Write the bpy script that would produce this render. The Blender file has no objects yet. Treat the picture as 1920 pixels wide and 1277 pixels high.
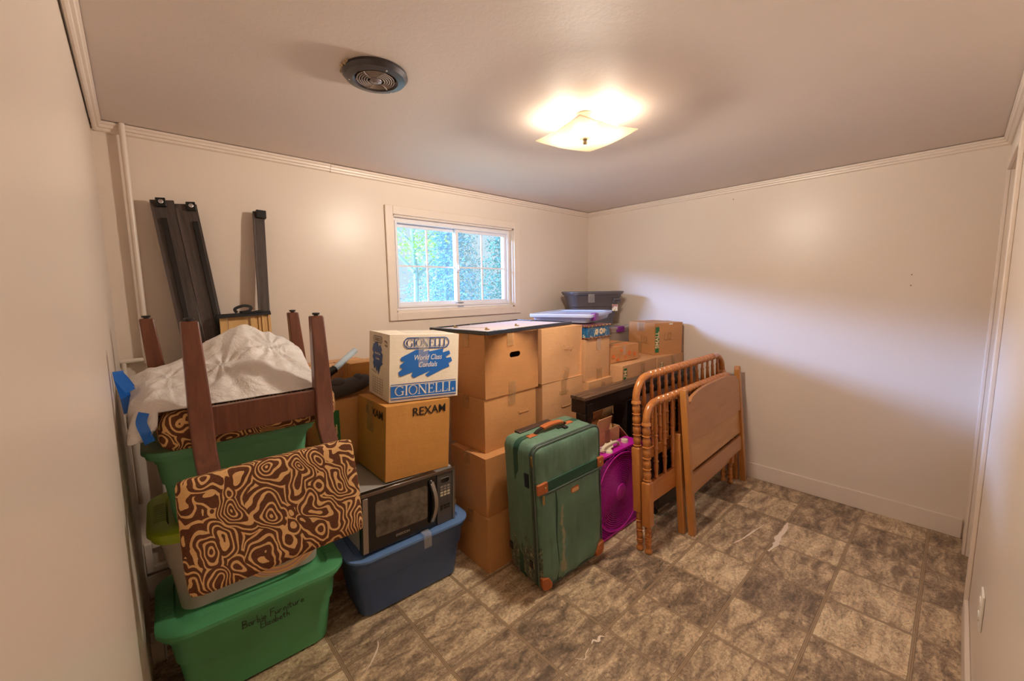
import bpy, bmesh, math, random
from math import pi, sin, cos, radians, sqrt
from mathutils import Vector, Matrix, noise as mnoise
random.seed(7)
SC = bpy.context.scene
COL = SC.collection

# ------------------------------------------------------------------ camera
CX, CY, CZ = -2.0111, -1.5461, 1.4808
cam_d = bpy.data.cameras.new('camera'); cam = bpy.data.objects.new('camera', cam_d); COL.objects.link(cam)
cam_d.sensor_width = 36.0; cam_d.lens = 767.02 / 1920 * 36
cam_d.shift_x = 3.8 / 1920; cam_d.shift_y = -4.6 / 1920
cam_d.clip_start = 0.01
_a, _b, _c = radians(47.645), radians(-6.583), radians(-0.8925)
_f = Vector((cos(_a)*cos(_b), sin(_a)*cos(_b), sin(_b))); _r = Vector((sin(_a), -cos(_a), 0)); _u = _r.cross(_f)
_r2 = _r*cos(_c) + _u*sin(_c); _u2 = -_r*sin(_c) + _u*cos(_c)
M = Matrix((( _r2.x, _u2.x, -_f.x, CX), (_r2.y, _u2.y, -_f.y, CY), (_r2.z, _u2.z, -_f.z, CZ), (0, 0, 0, 1)))
cam.matrix_world = M
SC.camera = cam

# ------------------------------------------------------------------ colour management / exposure
SC.view_settings.view_transform = 'Standard'; SC.view_settings.look = 'None'
SC.view_settings.exposure = 0.15; SC.view_settings.gamma = 1.0; SC.view_settings.use_curve_mapping = False
SC.cycles.use_denoising = True
SC.cycles.max_bounces = 10; SC.cycles.diffuse_bounces = 6; SC.cycles.glossy_bounces = 4
SC.cycles.transmission_bounces = 6; SC.cycles.transparent_max_bounces = 12
SC.cycles.sample_clamp_indirect = 6.0
SC.cycles.caustics_reflective = False; SC.cycles.caustics_refractive = False

# ------------------------------------------------------------------ world: plain bright overcast sky
W = bpy.data.worlds.new('sky'); SC.world = W; W.use_nodes = True
bg = W.node_tree.nodes['Background']; bg.inputs[0].default_value = (0.62, 0.86, 1.0, 1); bg.inputs[1].default_value = .85

def area(name, loc, target, size, size_y, energy, color, spread=pi):
    L = bpy.data.lights.new(name, 'AREA'); L.shape = 'RECTANGLE'; L.size = size; L.size_y = size_y
    L.energy = energy; L.color = color; L.spread = spread
    o = bpy.data.objects.new(name, L); COL.objects.link(o); o.location = loc
    o.rotation_euler = (Vector(target) - Vector(loc)).to_track_quat('-Z', 'Y').to_euler()
    return o
# the open sky above the tree line, seen by the room only through its window
area('daylight_from_sky', (-4.6, 6.6, 3.75), (-0.1, 1.2, 1.66), 9.0, 0.75, 5400, (0.30, 0.50, 1.0))

# ------------------------------------------------------------------ helpers
def setp(o, label=None, cat=None, group=None, kind=None):
    if label: o['label'] = label
    if cat: o['category'] = cat
    if group: o['group'] = group
    if kind: o['kind'] = kind
    return o
def mesh_from(bm, name, mat, parent=None, smooth=False, bevel=0, seg=2, sharp=True):
    me = bpy.data.meshes.new(name)
    bmesh.ops.recalc_face_normals(bm, faces=bm.faces)
    bm.to_mesh(me); bm.free()
    o = bpy.data.objects.new(name, me); COL.objects.link(o)
    for m in (mat if isinstance(mat, (list, tuple)) else [mat]): me.materials.append(m)
    if smooth:
        for p in me.polygons: p.use_smooth = True
        if sharp:
            me.set_sharp_from_angle(angle=radians(40))
    if bevel:
        b = o.modifiers.new('bevel', 'BEVEL'); b.width = bevel; b.segments = seg; b.limit_method = 'ANGLE'; b.angle_limit = radians(35)
        for p in me.polygons: p.use_smooth = True
        b.harden_normals = False
        me.set_sharp_from_angle(angle=radians(50))
    if parent: o.parent = parent
    return o
def thing(name, label, cat, loc=(0, 0, 0), rot=(0, 0, 0), group=None):
    o = bpy.data.objects.new(name, None); COL.objects.link(o); o.location = loc; o.rotation_euler = rot
    o.empty_display_size = .05
    return setp(o, label, cat, group)
def B(): return bmesh.new()
def box(bm, x0, x1, y0, y1, z0, z1, M=None, mi=0):
    v = [bm.verts.new(p) for p in ((x0,y0,z0),(x1,y0,z0),(x1,y1,z0),(x0,y1,z0),(x0,y0,z1),(x1,y0,z1),(x1,y1,z1),(x0,y1,z1))]
    if M is not None:
        for w in v: w.co = M @ w.co
    for f in ((0,3,2,1),(4,5,6,7),(0,1,5,4),(1,2,6,5),(2,3,7,6),(3,0,4,7)):
        bm.faces.new([v[i] for i in f]).material_index = mi
    return v
def sbox(bm, c, s, rot=None, mi=0):
    m = Matrix.Translation(c)
    if rot is not None: m = m @ rot
    return box(bm, -s[0]/2, s[0]/2, -s[1]/2, s[1]/2, -s[2]/2, s[2]/2, m, mi)
def loft(bm, rings, close=True, cap0=True, cap1=True, mi=0):
    """rings: list of equally long point lists"""
    R = [[bm.verts.new(p) for p in r] for r in rings]; n = len(R[0])
    for a, b in zip(R, R[1:]):
        for i in range(n if close else n-1):
            j = (i+1) % n
            try: bm.faces.new((a[i], a[j], b[j], b[i])).material_index = mi
            except ValueError: pass
    if cap0 and close: bm.faces.new(R[0][::-1]).material_index = mi
    if cap1 and close: bm.faces.new(R[-1]).material_index = mi
    return R
def circ(r, n, z=0, cx=0, cy=0, a0=0):
    return [(cx + r*cos(a0+2*pi*i/n), cy + r*sin(a0+2*pi*i/n), z) for i in range(n)]
def lathe(bm, prof, n=20, M=None, mi=0):
    """prof: (r, z) list from bottom to top"""
    rings = [[Vector(p) for p in circ(max(r, .0004), n, z)] for r, z in prof]
    if M is not None: rings = [[M @ p for p in r] for r in rings]
    loft(bm, rings, mi=mi)
def sweep(bm, path, rad, n=12, closed=False, flat=None, mi=0, up=None):
    """tube along path; rad number or list; flat=(w,h) ribbon section instead of a circle"""
    P = [Vector(p) for p in path]; N = len(P)
    if not isinstance(rad, (list, tuple)): rad = [rad]*N
    T = []
    for i in range(N):
        if closed: t = P[(i+1) % N] - P[i-1]
        else: t = P[min(i+1, N-1)] - P[max(i-1, 0)]
        T.append(t.normalized() if t.length > 1e-9 else Vector((0,0,1)))
    nrm = Vector(up) if up else (Vector((0,0,1)) if abs(T[0].z) < .9 else Vector((1,0,0)))
    rings = []
    for i in range(N):
        nrm = (nrm - T[i]*nrm.dot(T[i]))
        if nrm.length < 1e-6: nrm = T[i].orthogonal()
        nrm.normalize(); bi = T[i].cross(nrm)
        if flat:
            w, h = flat[0]*rad[i]/2, flat[1]*rad[i]/2
            rings.append([P[i]+bi*a*w+nrm*b*h for a, b in ((-1,-1),(1,-1),(1,1),(-1,1))])
        else:
            rings.append([P[i] + (nrm*cos(2*pi*k/n) + bi*sin(2*pi*k/n))*rad[i] for k in range(n)])
    if closed:
        R = [[bm.verts.new(p) for p in r] for r in rings]; m = len(R[0])
        for i in range(N):
            a, b = R[i], R[(i+1) % N]
            for k in range(m): bm.faces.new((a[k], a[(k+1)%m], b[(k+1)%m], b[k])).material_index = mi
    else: loft(bm, rings, mi=mi)
def rrect(w, d, r, n=6, z=0, cx=0, cy=0):
    """rounded rectangle loop centred at cx,cy"""
    pts = []
    for sx, sy, a in ((1,-1,-pi/2),(1,1,0),(-1,1,pi/2),(-1,-1,pi)):
        for k in range(n+1):
            t = a + pi/2*k/n
            pts.append((cx + sx*(w/2-r) + r*cos(t), cy + sy*(d/2-r) + r*sin(t), z))
    return pts
def prism(bm, pts, z0, z1, M=None, mi=0):
    a = [Vector((p[0], p[1], z0)) for p in pts]; b = [Vector((p[0], p[1], z1)) for p in pts]
    if M is not None: a = [M @ p for p in a]; b = [M @ p for p in b]
    loft(bm, [a, b], mi=mi)
def wave_line(path, n):
    """resample a polyline with Catmull-Rom"""
    P = [Vector(p) for p in path]; out = []
    for i in range(len(P)-1):
        p0, p1, p2, p3 = P[max(i-1,0)], P[i], P[i+1], P[min(i+2, len(P)-1)]
        for k in range(n):
            t = k/n
            out.append(.5*((2*p1)+(p2-p0)*t+(2*p0-5*p1+4*p2-p3)*t*t+(3*p1-p0-3*p2+p3)*t**3))
    out.append(P[-1]); return out
def copy_tree(o, parent=None):
    c = o.copy(); COL.objects.link(c); c.parent = parent if parent else o.parent
    for ch in list(o.children): copy_tree(ch, c)
    return c

# ------------------------------------------------------------------ materials
class NT:
    def __init__(s, name):
        s.m = bpy.data.materials.new(name); s.m.use_nodes = True; s.t = s.m.node_tree; s.n = s.t.nodes; s.b = s.n['Principled BSDF']
        s.tc = s.n.new('ShaderNodeTexCoord')
    def new(s, ty, **k):
        n = s.n.new(ty)
        for a, v in k.items(): setattr(n, a, v)
        return n
    def link(s, a, b): s.t.links.new(a, b)
    def mapping(s, scale=(1,1,1), rot=(0,0,0), loc=(0,0,0), src=None):
        m = s.new('ShaderNodeMapping'); m.inputs['Scale'].default_value = scale; m.inputs['Rotation'].default_value = rot; m.inputs['Location'].default_value = loc
        s.link(src or s.tc.outputs['Object'], m.inputs[0]); return m.outputs[0]
    def noise(s, vec, scale, detail=4, rough=.5, dist=0):
        n = s.new('ShaderNodeTexNoise'); n.inputs['Scale'].default_value = scale; n.inputs['Detail'].default_value = detail
        n.inputs['Roughness'].default_value = rough; n.inputs['Distortion'].default_value = dist; s.link(vec, n.inputs['Vector']); return n.outputs[0]
    def ramp(s, fac, stops, interp='LINEAR'):
        r = s.new('ShaderNodeValToRGB'); r.color_ramp.interpolation = interp; e = r.color_ramp.elements
        while len(e) > 1: e.remove(e[-1])
        e[0].position = stops[0][0]; e[0].color = (*stops[0][1], 1) if not isinstance(stops[0][1], (int, float)) else (stops[0][1],)*3+(1,)
        for p, c in stops[1:]:
            q = e.new(p); q.color = (*c, 1) if not isinstance(c, (int, float)) else (c, c, c, 1)
        s.link(fac, r.inputs[0]); return r.outputs[0]
    def math(s, op, a, b=None, c=None):
        m = s.new('ShaderNodeMath', operation=op)
        for i, v in enumerate((a, b, c)):
            if v is None: continue
            if isinstance(v, (int, float)): m.inputs[i].default_value = v
            else: s.link(v, m.inputs[i])
        return m.outputs[0]
    def mix(s, fac, a, b, blend='MIX'):
        m = s.new('ShaderNodeMix', data_type='RGBA', blend_type=blend)
        for i, v in ((0, fac), (6, a), (7, b)):
            if isinstance(v, (int, float)): m.inputs[i].default_value = v
            elif isinstance(v, tuple): m.inputs[i].default_value = (*v, 1)
            else: s.link(v, m.inputs[i])
        return m.outputs[2]
    def sep(s, vec):
        x = s.new('ShaderNodeSeparateXYZ'); s.link(vec, x.inputs[0]); return x.outputs
    def comb(s, x, y, z=0):
        c = s.new('ShaderNodeCombineXYZ')
        for i, v in enumerate((x, y, z)):
            if isinstance(v, (int, float)): c.inputs[i].default_value = v
            else: s.link(v, c.inputs[i])
        return c.outputs[0]
    def bump(s, h, strength=.2, dist=.01):
        b = s.new('ShaderNodeBump'); b.inputs['Strength'].default_value = strength; b.inputs['Distance'].default_value = dist
        s.link(h, b.inputs['Height']); s.link(b.outputs[0], s.b.inputs['Normal'])
    def col(s, c):
        if isinstance(c, tuple): s.b.inputs['Base Color'].default_value = (*c, 1)
        else: s.link(c, s.b.inputs['Base Color'])
def hexc(h):
    c = [int(h[i:i+2], 16)/255 for i in (0, 2, 4)]
    return tuple(v/12.92 if v <= .04045 else ((v+.055)/1.055)**2.4 for v in c)
def mat(name, c, rough=.5, metal=0, var=.0, vscale=8, bump=0, bscale=60, spec=.5, coat=0, stretch=(1,1,1)):
    t = NT(name); c = hexc(c) if isinstance(c, str) else c
    v = t.mapping(stretch)
    n = t.noise(v, vscale, 5, .6)
    if var: t.col(t.ramp(n, [(.25, tuple(x*(1-var) for x in c)), (.75, tuple(min(1, x*(1+var)) for x in c))]))
    else: t.col(c)
    t.b.inputs['Roughness'].default_value = rough; t.b.inputs['Metallic'].default_value = metal
    t.b.inputs['Specular IOR Level'].default_value = spec
    if coat: t.b.inputs['Coat Weight'].default_value = coat; t.b.inputs['Coat Roughness'].default_value = .15
    if bump: t.bump(t.noise(v, bscale, 3, .6), bump, .004)
    return t.m
def paint(name, c, rough=.35, bump=.12):
    t = NT(name); n = t.noise(t.mapping(), 1.3, 3, .5)
    c = hexc(c); t.col(t.ramp(n, [(.3, tuple(x*.97 for x in c)), (.7, tuple(min(1, x*1.02) for x in c))]))
    t.b.inputs['Roughness'].default_value = rough; t.b.inputs['Specular IOR Level'].default_value = .35
    t.bump(t.noise(t.mapping(), 55, 4, .6), bump, .006); return t.m
def cardboard(name, c):
    t = NT(name); c = hexc(c)
    v = t.mapping((1, 1, 1)); n = t.noise(v, 5, 6, .65); n2 = t.noise(t.mapping((3, 3, 130)), 2, 2, .5)
    n3 = t.noise(v, 420, 2, .5)
    base = t.ramp(n, [(.25, tuple(x*.86 for x in c)), (.75, tuple(min(1, x*1.12) for x in c))])
    base = t.mix(.22, base, t.ramp(n2, [(.35, tuple(x*.8 for x in c)), (.65, tuple(min(1, x*1.15) for x in c))]))
    base = t.mix(.18, base, t.ramp(n3, [(.4, tuple(x*.6 for x in c)), (.6, tuple(min(1, x*1.3) for x in c))]))
    t.col(base); t.b.inputs['Roughness'].default_value = .62; t.b.inputs['Specular IOR Level'].default_value = .25
    t.bump(t.noise(v, 14, 4, .6), .25, .008); return t.m
def wood(name, c1, c2, rough=.35, scale=5, axis=(1, 14, 14), worn=False):
    t = NT(name); v = t.mapping(axis); n = t.noise(v, scale, 6, .6, .6)
    base = t.ramp(n, [(.25, hexc(c1)), (.7, hexc(c2))])
    if worn:
        w = t.ramp(t.noise(t.mapping(), 60, 5, .7), [(.66, 0.0), (.70, 1.0)])
        base = t.mix(t.math('MULTIPLY', w, .6), base, hexc('D9A56A'))
    t.col(base); t.b.inputs['Roughness'].default_value = rough; t.b.inputs['Coat Weight'].default_value = .25; t.b.inputs['Coat Roughness'].default_value = .25
    t.bump(n, .05, .002); return t.m
def plastic(name, c, rough=.42, dust=None, noise=.06, bump=.05):
    t = NT(name); c = hexc(c); n = t.noise(t.mapping(), 6, 4, .6)
    base = t.ramp(n, [(.3, tuple(x*(1-noise) for x in c)), (.7, tuple(min(1, x*(1+noise)) for x in c))])
    if dust:
        g = t.new('ShaderNodeNewGeometry'); up = t.math('MAXIMUM', t.sep(g.outputs['Normal'])[2], 0.0)
        sp = t.ramp(t.noise(t.mapping(), 25, 6, .7), [(.35, .35), (.7, .9)])
        base = t.mix(t.math('MULTIPLY', t.math('MULTIPLY', up, sp), .7), base, hexc(dust))
    t.col(base); t.b.inputs['Roughness'].default_value = rough
    t.bump(t.noise(t.mapping(), 300, 2, .5), bump, .001); return t.m
def glassy(name, c, rough=.1, alpha=.35, trans=0.0):
    t = NT(name); t.col(hexc(c)); t.b.inputs['Roughness'].default_value = rough
    t.b.inputs['Alpha'].default_value = alpha; t.b.inputs['Specular IOR Level'].default_value = .5
    return t.m

WALL = paint('wall_paint', 'DCCEC0', .33, .06)
CEIL = paint('ceiling_paint', 'DDD1C9', .6, .10)
TRIM = mat('trim_paint', 'DECFC1', .38, var=.03, vscale=6)
WHITE = mat('white_plastic', 'E6E0D6', .4)
VINYL = mat('window_vinyl', 'E4E2E6', .35)
DARK = mat('dark_void', '17120F', .9)
BLACKM = mat('black_metal', '1A1718', .35, .6)
CHROME = mat('chrome', 'C8C8CA', .2, 1.0)
BRASS = mat('antique_brass', 'B99A5B', .35, .9)
# ------------------------------------------------------------------ the room
XL, XR, YB, YF, H = -2.085, 1.443, 1.045, -1.672, 2.244     # left, right(wall B), window wall, near right-hand wall
def floor_mat():
    t = NT('vinyl_tile_floor'); T = .305
    xyz = t.sep(t.tc.outputs['Object'])
    u = t.math('DIVIDE', xyz[0], T); v = t.math('DIVIDE', xyz[1], T)
    iu = t.math('FLOOR', u); iv = t.math('FLOOR', v)
    fu = t.math('SUBTRACT', u, iu); fv = t.math('SUBTRACT', v, iv)
    wn = t.new('ShaderNodeTexWhiteNoise', noise_dimensions='3D'); t.link(t.comb(iu, iv, 3.1), wn.inputs['Vector'])
    rnd = wn.outputs['Value']
    rx = t.sep(wn.outputs['Color'])
    # every tile carries its own piece of the slate print
    lo = t.comb(t.math('ADD', t.math('MULTIPLY', fu, T), t.math('MULTIPLY', rx[0], 9.0)), t.math('ADD', t.math('MULTIPLY', fv, T), t.math('MULTIPLY', rx[1], 9.0)), 0)
    m = t.new('ShaderNodeMapping'); m.inputs['Rotation'].default_value = (0, 0, radians(-52)); m.inputs['Scale'].default_value = (1, 2.6, 1); t.link(lo, m.inputs[0])
    big = t.noise(m.outputs[0], 6.5, 8, .68, .5)
    fine = t.noise(lo, 70, 6, .75)
    vein = t.noise(m.outputs[0], 7, 6, .6, 1.4)
    c = t.ramp(t.math('ADD', big, t.math('MULTIPLY', t.math('SUBTRACT', rnd, .5), .20)), [(.30, hexc('6A5B4C')), (.42, hexc('947F69')), (.54, hexc('C0A98A')), (.68, hexc('E0CCAA'))])
    c = t.mix(.60, c, t.ramp(fine, [(.34, (.16,.14,.12)), (.5, (.47,.455,.44)), (.66, (.82,.81,.78))]), 'OVERLAY')
    vr = t.ramp(t.math('ABSOLUTE', t.math('SUBTRACT', vein, .5)), [(.0, 1.0), (.016, .0)])
    c = t.mix(t.math('MULTIPLY', vr, .65), c, hexc('4A3B2E'))
    # grout: wide printed line with a thin darker seam
    du = t.math('MINIMUM', fu, t.math('SUBTRACT', 1.0, fu)); dv = t.math('MINIMUM', fv, t.math('SUBTRACT', 1.0, fv))
    d = t.math('MINIMUM', du, dv)
    wob = t.math('MULTIPLY', t.math('SUBTRACT', t.noise(t.mapping(), 30, 3, .5), .5), .008)
    d = t.math('ADD', d, wob)
    g = t.ramp(d, [(.0, 1.0), (.020, 1.0), (.025, 0.0)])
    c = t.mix(t.math('MULTIPLY', g, .88), c, hexc('A0876A'))
    g2 = t.ramp(t.math('ABSOLUTE', t.math('SUBTRACT', d, .0215)), [(.0, 1.0), (.006, 0.0)])
    c = t.mix(t.math('MULTIPLY', g2, .72), c, hexc('4E3D2E'))
    g3 = t.ramp(d, [(.0, 1.0), (.004, 0.0)])
    c = t.mix(t.math('MULTIPLY', g3, .75), c, hexc('54422F'))
    # scattered pale paint specks
    vo = t.new('ShaderNodeTexVoronoi'); vo.inputs['Scale'].default_value = 22; t.link(t.tc.outputs['Object'], vo.inputs['Vector'])
    sp = t.math('MULTIPLY', t.ramp(vo.outputs['Distance'], [(.0, 1.0), (.045, 1.0), (.055, 0.0)]), t.math('GREATER_THAN', t.sep(vo.outputs['Color'])[0], .80))
    c = t.mix(t.math('MULTIPLY', sp, .75), c, hexc('E4D2BA'))
    t.col(c); t.b.inputs['Roughness'].default_value = .42; t.b.inputs['Specular IOR Level'].default_value = .4
    hgt = t.math('SUBTRACT', t.math('MULTIPLY', big, .6), t.math('MULTIPLY', g2, .8))
    t.bump(hgt, .25, .004)
    return t.m
bm = B(); box(bm, XL-.12, XR+.12, YF-.3, YB+.12, -.08, 0); setp(mesh_from(bm, 'floor', floor_mat()), kind='structure')
bm = B(); box(bm, XL-.12, XR+.12, YF-.3, YB+.12, H, H+.1); setp(mesh_from(bm, 'ceiling', CEIL), kind='structure')
bm = B(); box(bm, XL-.1, XL, YF-.1, YB+.1, 0, H); setp(mesh_from(bm, 'wall_left', WALL), kind='structure')
bm = B(); box(bm, XR, XR+.1, YF-.3, YB+.1, 0, H)
wr = setp(mesh_from(bm, 'wall_right', WALL), kind='structure')
# window wall with its opening
OX0, OX1, OZ0, OZ1 = -.695, .405, 1.345, 2.0
bm = B()
box(bm, XL, OX0, YB, YB+.12, 0, H); box(bm, OX1, XR, YB, YB+.12, 0, H)
box(bm, OX0, OX1, YB, YB+.12, 0, OZ0); box(bm, OX0, OX1, YB, YB+.12, OZ1, H)
setp(mesh_from(bm, 'wall_back', WALL), kind='structure')
# near right-hand wall with a recessed closet doorway
DX0, DX1, DZ = .60, 1.222, 2.035
bm = B()
box(bm, XL, DX0, YF-.1, YF, 0, H); box(bm, DX1, XR, YF-.1, YF, 0, H); box(bm, DX0, DX1, YF-.1, YF, DZ, H)
setp(mesh_from(bm, 'wall_front', WALL), kind='structure')
bm = B(); box(bm, DX0-.05, DX1+.05, YF-.14, YF-.105, 0, DZ+.04)
d1 = setp(mesh_from(bm, 'door_1', TRIM, bevel=.002), kind='structure')
bm = B(); lathe(bm, [(.004,0),(.012,.0),(.012,.02),(.026,.035),(.027,.05),(.018,.06),(.0,.062)], 16, Matrix.Translation((.68, YF-.105, .95)) @ Matrix.Rotation(-pi/2, 4, 'X'))
mesh_from(bm, 'door_knob', BRASS, d1, smooth=True)
bm = B()   # door casing (far leg, near leg and head)
box(bm, DX1, DX1+.06, YF, YF+.014, 0, DZ+.06); box(bm, DX0-.06, DX0, YF, YF+.014, .0, DZ+.06); box(bm, DX0, DX1, YF, YF+.014, DZ, DZ+.06)
setp(mesh_from(bm, 'trim_1', TRIM, bevel=.003), kind='structure')

# crown moulding: stepped profile run along each wall
def crown(name, p0, p1, inward, ext=0):
    prof = [(0, 0), (.030, 0), (.030, -.010), (.024, -.014), (.022, -.024), (.014, -.027), (.013, -.036), (.006, -.040), (0, -.040)]
    d = (Vector(p1) - Vector(p0)).normalized(); n = Vector(inward); bm = B()
    loft(bm, [[Vector(p) + n*a + Vector((0, 0, b-.0035)) for a, b in prof] for p in (p0, p1)])
    return setp(mesh_from(bm, name, TRIM), kind='structure')
crown('trim_2', (XL, YB, H), (-1.085, YB, H), (0, -1, 0)); crown('trim_3', (-1.083, YB, H-.0015), (XR, YB, H-.0015), (0, -1, 0))
crown('trim_4', (XR, YB, H), (XR, YF, H), (-1, 0, 0)); crown('trim_5', (XL+.006, YB, H), (XL+.006, YF, H), (1, 0, 0)); crown('trim_6', (XL, YF, H), (XR, YF, H), (0, 1, 0))
# baseboards
bm = B(); box(bm, XR-.014, XR, YF+.016, YB, 0, .118); setp(mesh_from(bm, 'baseboard_right', TRIM, bevel=.003), kind='structure')
bm = B(); box(bm, XL, XR-.014, YB-.014, YB, 0, .118); setp(mesh_from(bm, 'baseboard_back', TRIM, bevel=.003), kind='structure')
bm = B(); box(bm, XL, DX0-.062, YF, YF+.015, 0, .118); setp(mesh_from(bm, 'baseboard_front', TRIM, bevel=.003), kind='structure')
bm = B(); box(bm, XL, XL+.012, YF+.016, .28, 0, .09); setp(mesh_from(bm, 'baseboard_left', TRIM, bevel=.003), kind='structure')

# window: casing, deep frame, two sliding sashes with muntins
bm = B()
cw = .055
for a in ((OX0-cw, OX0, OZ0-cw, OZ1+cw), (OX1, OX1+cw+.01, OZ0-cw, OZ1+cw), (OX0, OX1, OZ0-cw, OZ0), (OX0, OX1, OZ1, OZ1+cw)):
    box(bm, a[0], a[1], YB-.016, YB, a[2], a[3])
setp(mesh_from(bm, 'trim_7', TRIM, bevel=.003), kind='structure')
win = bpy.data.objects.new('window_1', None); COL.objects.link(win); setp(win, kind='structure')
FX0, FX1, FZ0, FZ1 = OX0+.012, OX1-.045, OZ0+.012, OZ1-.035
def frame(bm, x0, x1, z0, z1, w, y0, y1):
    box(bm, x0, x0+w, y0, y1, z0, z1); box(bm, x1-w, x1, y0, y1, z0, z1); box(bm, x0+w, x1-w, y0, y1, z0, z0+w); box(bm, x0+w, x1-w, y0, y1, z1-w, z1)
bm = B()   # jamb liner of the opening
box(bm, OX0, OX0+.012, YB, YB+.12, OZ0, OZ1); box(bm, OX1-.012, OX1, YB, YB+.12, OZ0, OZ1); box(bm, OX0, OX1, YB, YB+.12, OZ0, OZ0+.012); box(bm, OX0, OX1, YB, YB+.12, OZ1-.012, OZ1)
mesh_from(bm, 'window_jamb', TRIM, win)
bm = B(); frame(bm, OX0+.012, OX1-.012, OZ0+.012, OZ1-.012, .03, YB+.035, YB+.115)
frame(bm, OX0+.03, OX1-.03, OZ0+.03, OZ1-.03, .015, YB+.025, YB+.04)
mesh_from(bm, 'window_frame', VINYL, win, bevel=.0015)
GX0, GX1, GZ0, GZ1 = OX0+.042, OX1-.042, OZ0+.042, OZ1-.042
mid = -.155
GLASS = glassy('window_glass', 'FFFFFF', .02, .06)
def sash(x0, x1, y, name, divs):
    bm = B(); frame(bm, x0, x1, GZ0, GZ1, .026, y, y+.022)
    s = mesh_from(bm, name, VINYL, win, bevel=.0015)
    bm = B(); iw = x1-x0-.052
    for k in divs: box(bm, x0+.026+iw*k-.006, x0+.026+iw*k+.006, y+.006, y+.016, GZ0+.026, GZ1-.026)
    zc = (GZ0+GZ1)/2-.005; box(bm, x0+.026, x1-.026, y+.007, y+.015, zc-.006, zc+.006)
    mesh_from(bm, 'muntin', VINYL, s)
    bm = B(); box(bm, x0+.026, x1-.026, y+.010, y+.012, GZ0+.026, GZ1-.026)
    mesh_from(bm, 'window_pane', GLASS, s)
    return s
sash(GX0, mid+.03, YB+.072, 'sash', (.5,))
s2 = sash(mid-.0, GX1, YB+.045, 'sash', (.5,))
bm = B(); box(bm, mid-.006, mid+.018, YB+.028, YB+.046, 1.63, 1.70); box(bm, mid+.0, mid+.012, YB+.012, YB+.03, 1.645, 1.685)
mesh_from(bm, 'sash_latch', VINYL, s2, bevel=.003)
bm = B(); box(bm, mid-.004, mid+.05, YB+.030, YB+.034, OZ0+.020, OZ0+.024); box(bm, mid-.004, mid+.0, YB+.026, YB+.05, OZ0+.020, OZ0+.052); box(bm, mid-.004, mid+.05, YB+.028, YB+.05, OZ0+.05, OZ0+.054)
mesh_from(bm, 'sash_stop', CHROME, s2)

# pipe up the window wall
PIPE = mat('painted_pipe', 'DCCFC2', .35)
pr = thing('wall_pipe', 'cream painted vertical pipe up the wall in the left corner', 'pipe', (-1.985, 1.012, 0))
bm = B(); lathe(bm, [(.011, .02), (.011, H-.001)], 16); mesh_from(bm, 'riser', PIPE, pr, smooth=True)
bm = B(); sweep(bm, [(-.098, .004, 1.185), (-.014, .0, 1.188)], .0105, 12); sweep(bm, [(-.088, .004, 1.185), (-.088, .004, .5)], .009, 12); mesh_from(bm, 'branch_pipe', PIPE, pr, smooth=True)
bm = B(); lathe(bm, [(.018, 1.17), (.019, 1.178), (.019, 1.205), (.018, 1.212)], 16); mesh_from(bm, 'pipe_fitting', PIPE, pr, smooth=True)

# low framed access opening and small cover box beside the bins
bm = B(); frame(bm, -2.083, -1.80, .02+.118, .285, .028, YB-.028, YB-.001); o = mesh_from(bm, 'vent_frame', TRIM, bevel=.003)
setp(o, 'white painted frame low on the wall behind the green storage bins', 'frame')
t = thing('outlet_box', 'white surface outlet box low on the left wall beside the bottom green bin', 'outlet', (XL+.001, .50, .06))
bm = B(); box(bm, 0, .040, -.035, .035, 0, .085); mesh_from(bm, 'back_box', TRIM, t, bevel=.004)
bm = B(); box(bm, .041, .046, -.042, .042, -.006, .091); mesh_from(bm, 'cover_plate', WHITE, t, bevel=.002)

# outlet on the near right wall
t = thing('wall_outlet', 'cream outlet plate on the right-hand wall above the baseboard', 'outlet', (-.09, YF, .40))
bm = B(); box(bm, -.036, .036, .0005, .007, -.02, .10); mesh_from(bm, 'cover_plate', WHITE, t, bevel=.002)
for z in (.015, .065):
    bm = B(); prism(bm, rrect(.032, .028, .010), .0, .003, Matrix.Translation((0, .0072, z)) @ Matrix.Rotation(-pi/2, 4, 'X')); mesh_from(bm, 'socket', WHITE, t)

# nails left in the far wall
NAIL = mat('nail_steel', '6B625A', .4, .8)
for i, (y, z, lab) in enumerate(((-.325, 2.149, 'small nail high in the far wall under the ceiling moulding'), (-1.344, 1.54, 'upper of two small nails at the right end of the far wall'), (-1.344, 1.476, 'lower of two small nails at the right end of the far wall'))):
    bm = B(); M = Matrix.Translation((XR-.0005, y, z)) @ Matrix.Rotation(-pi/2, 4, 'Y'); lathe(bm, [(.001, -.004), (.001, .008), (.0035, .009), (.0035, .0105)], 10, M)
    setp(mesh_from(bm, 'nail', NAIL), lab, 'nail', 'nails in the far wall')

# paint spills on the floor
SPILL = mat('spilled_paint', 'E8D6C2', .5)
def spill(name, label, pts, hw):
    P = wave_line([(x, y, .0012) for x, y in pts], 5); bm = B(); N = len(P); random.seed(len(label))
    L, Rr = [], []
    for i, p in enumerate(P):
        a = P[max(i-1, 0)]; b = P[min(i+1, N-1)]; d = (b-a).normalized(); n = Vector((-d.y, d.x, 0)); w = hw[0] + (hw[1]-hw[0])*sin(pi*i/(N-1)); w *= random.uniform(.6, 1.3)
        L.append(p+n*w); Rr.append(p-n*w*random.uniform(.7, 1.2))
    top = L + Rr[::-1]
    loft(bm, [[Vector((q.x, q.y, .0004)) for q in top], [Vector((q.x, q.y, .0014)) for q in top]])
    return setp(mesh_from(bm, name, SPILL), label, 'stain')
spill('paint_spill', 'thick streak of dried pale paint on the floor tiles near the far wall', [(.905, -.92), (.80, -.93), (.70, -.925), (.60, -.935), (.50, -.925)], (.004, .016))
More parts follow.
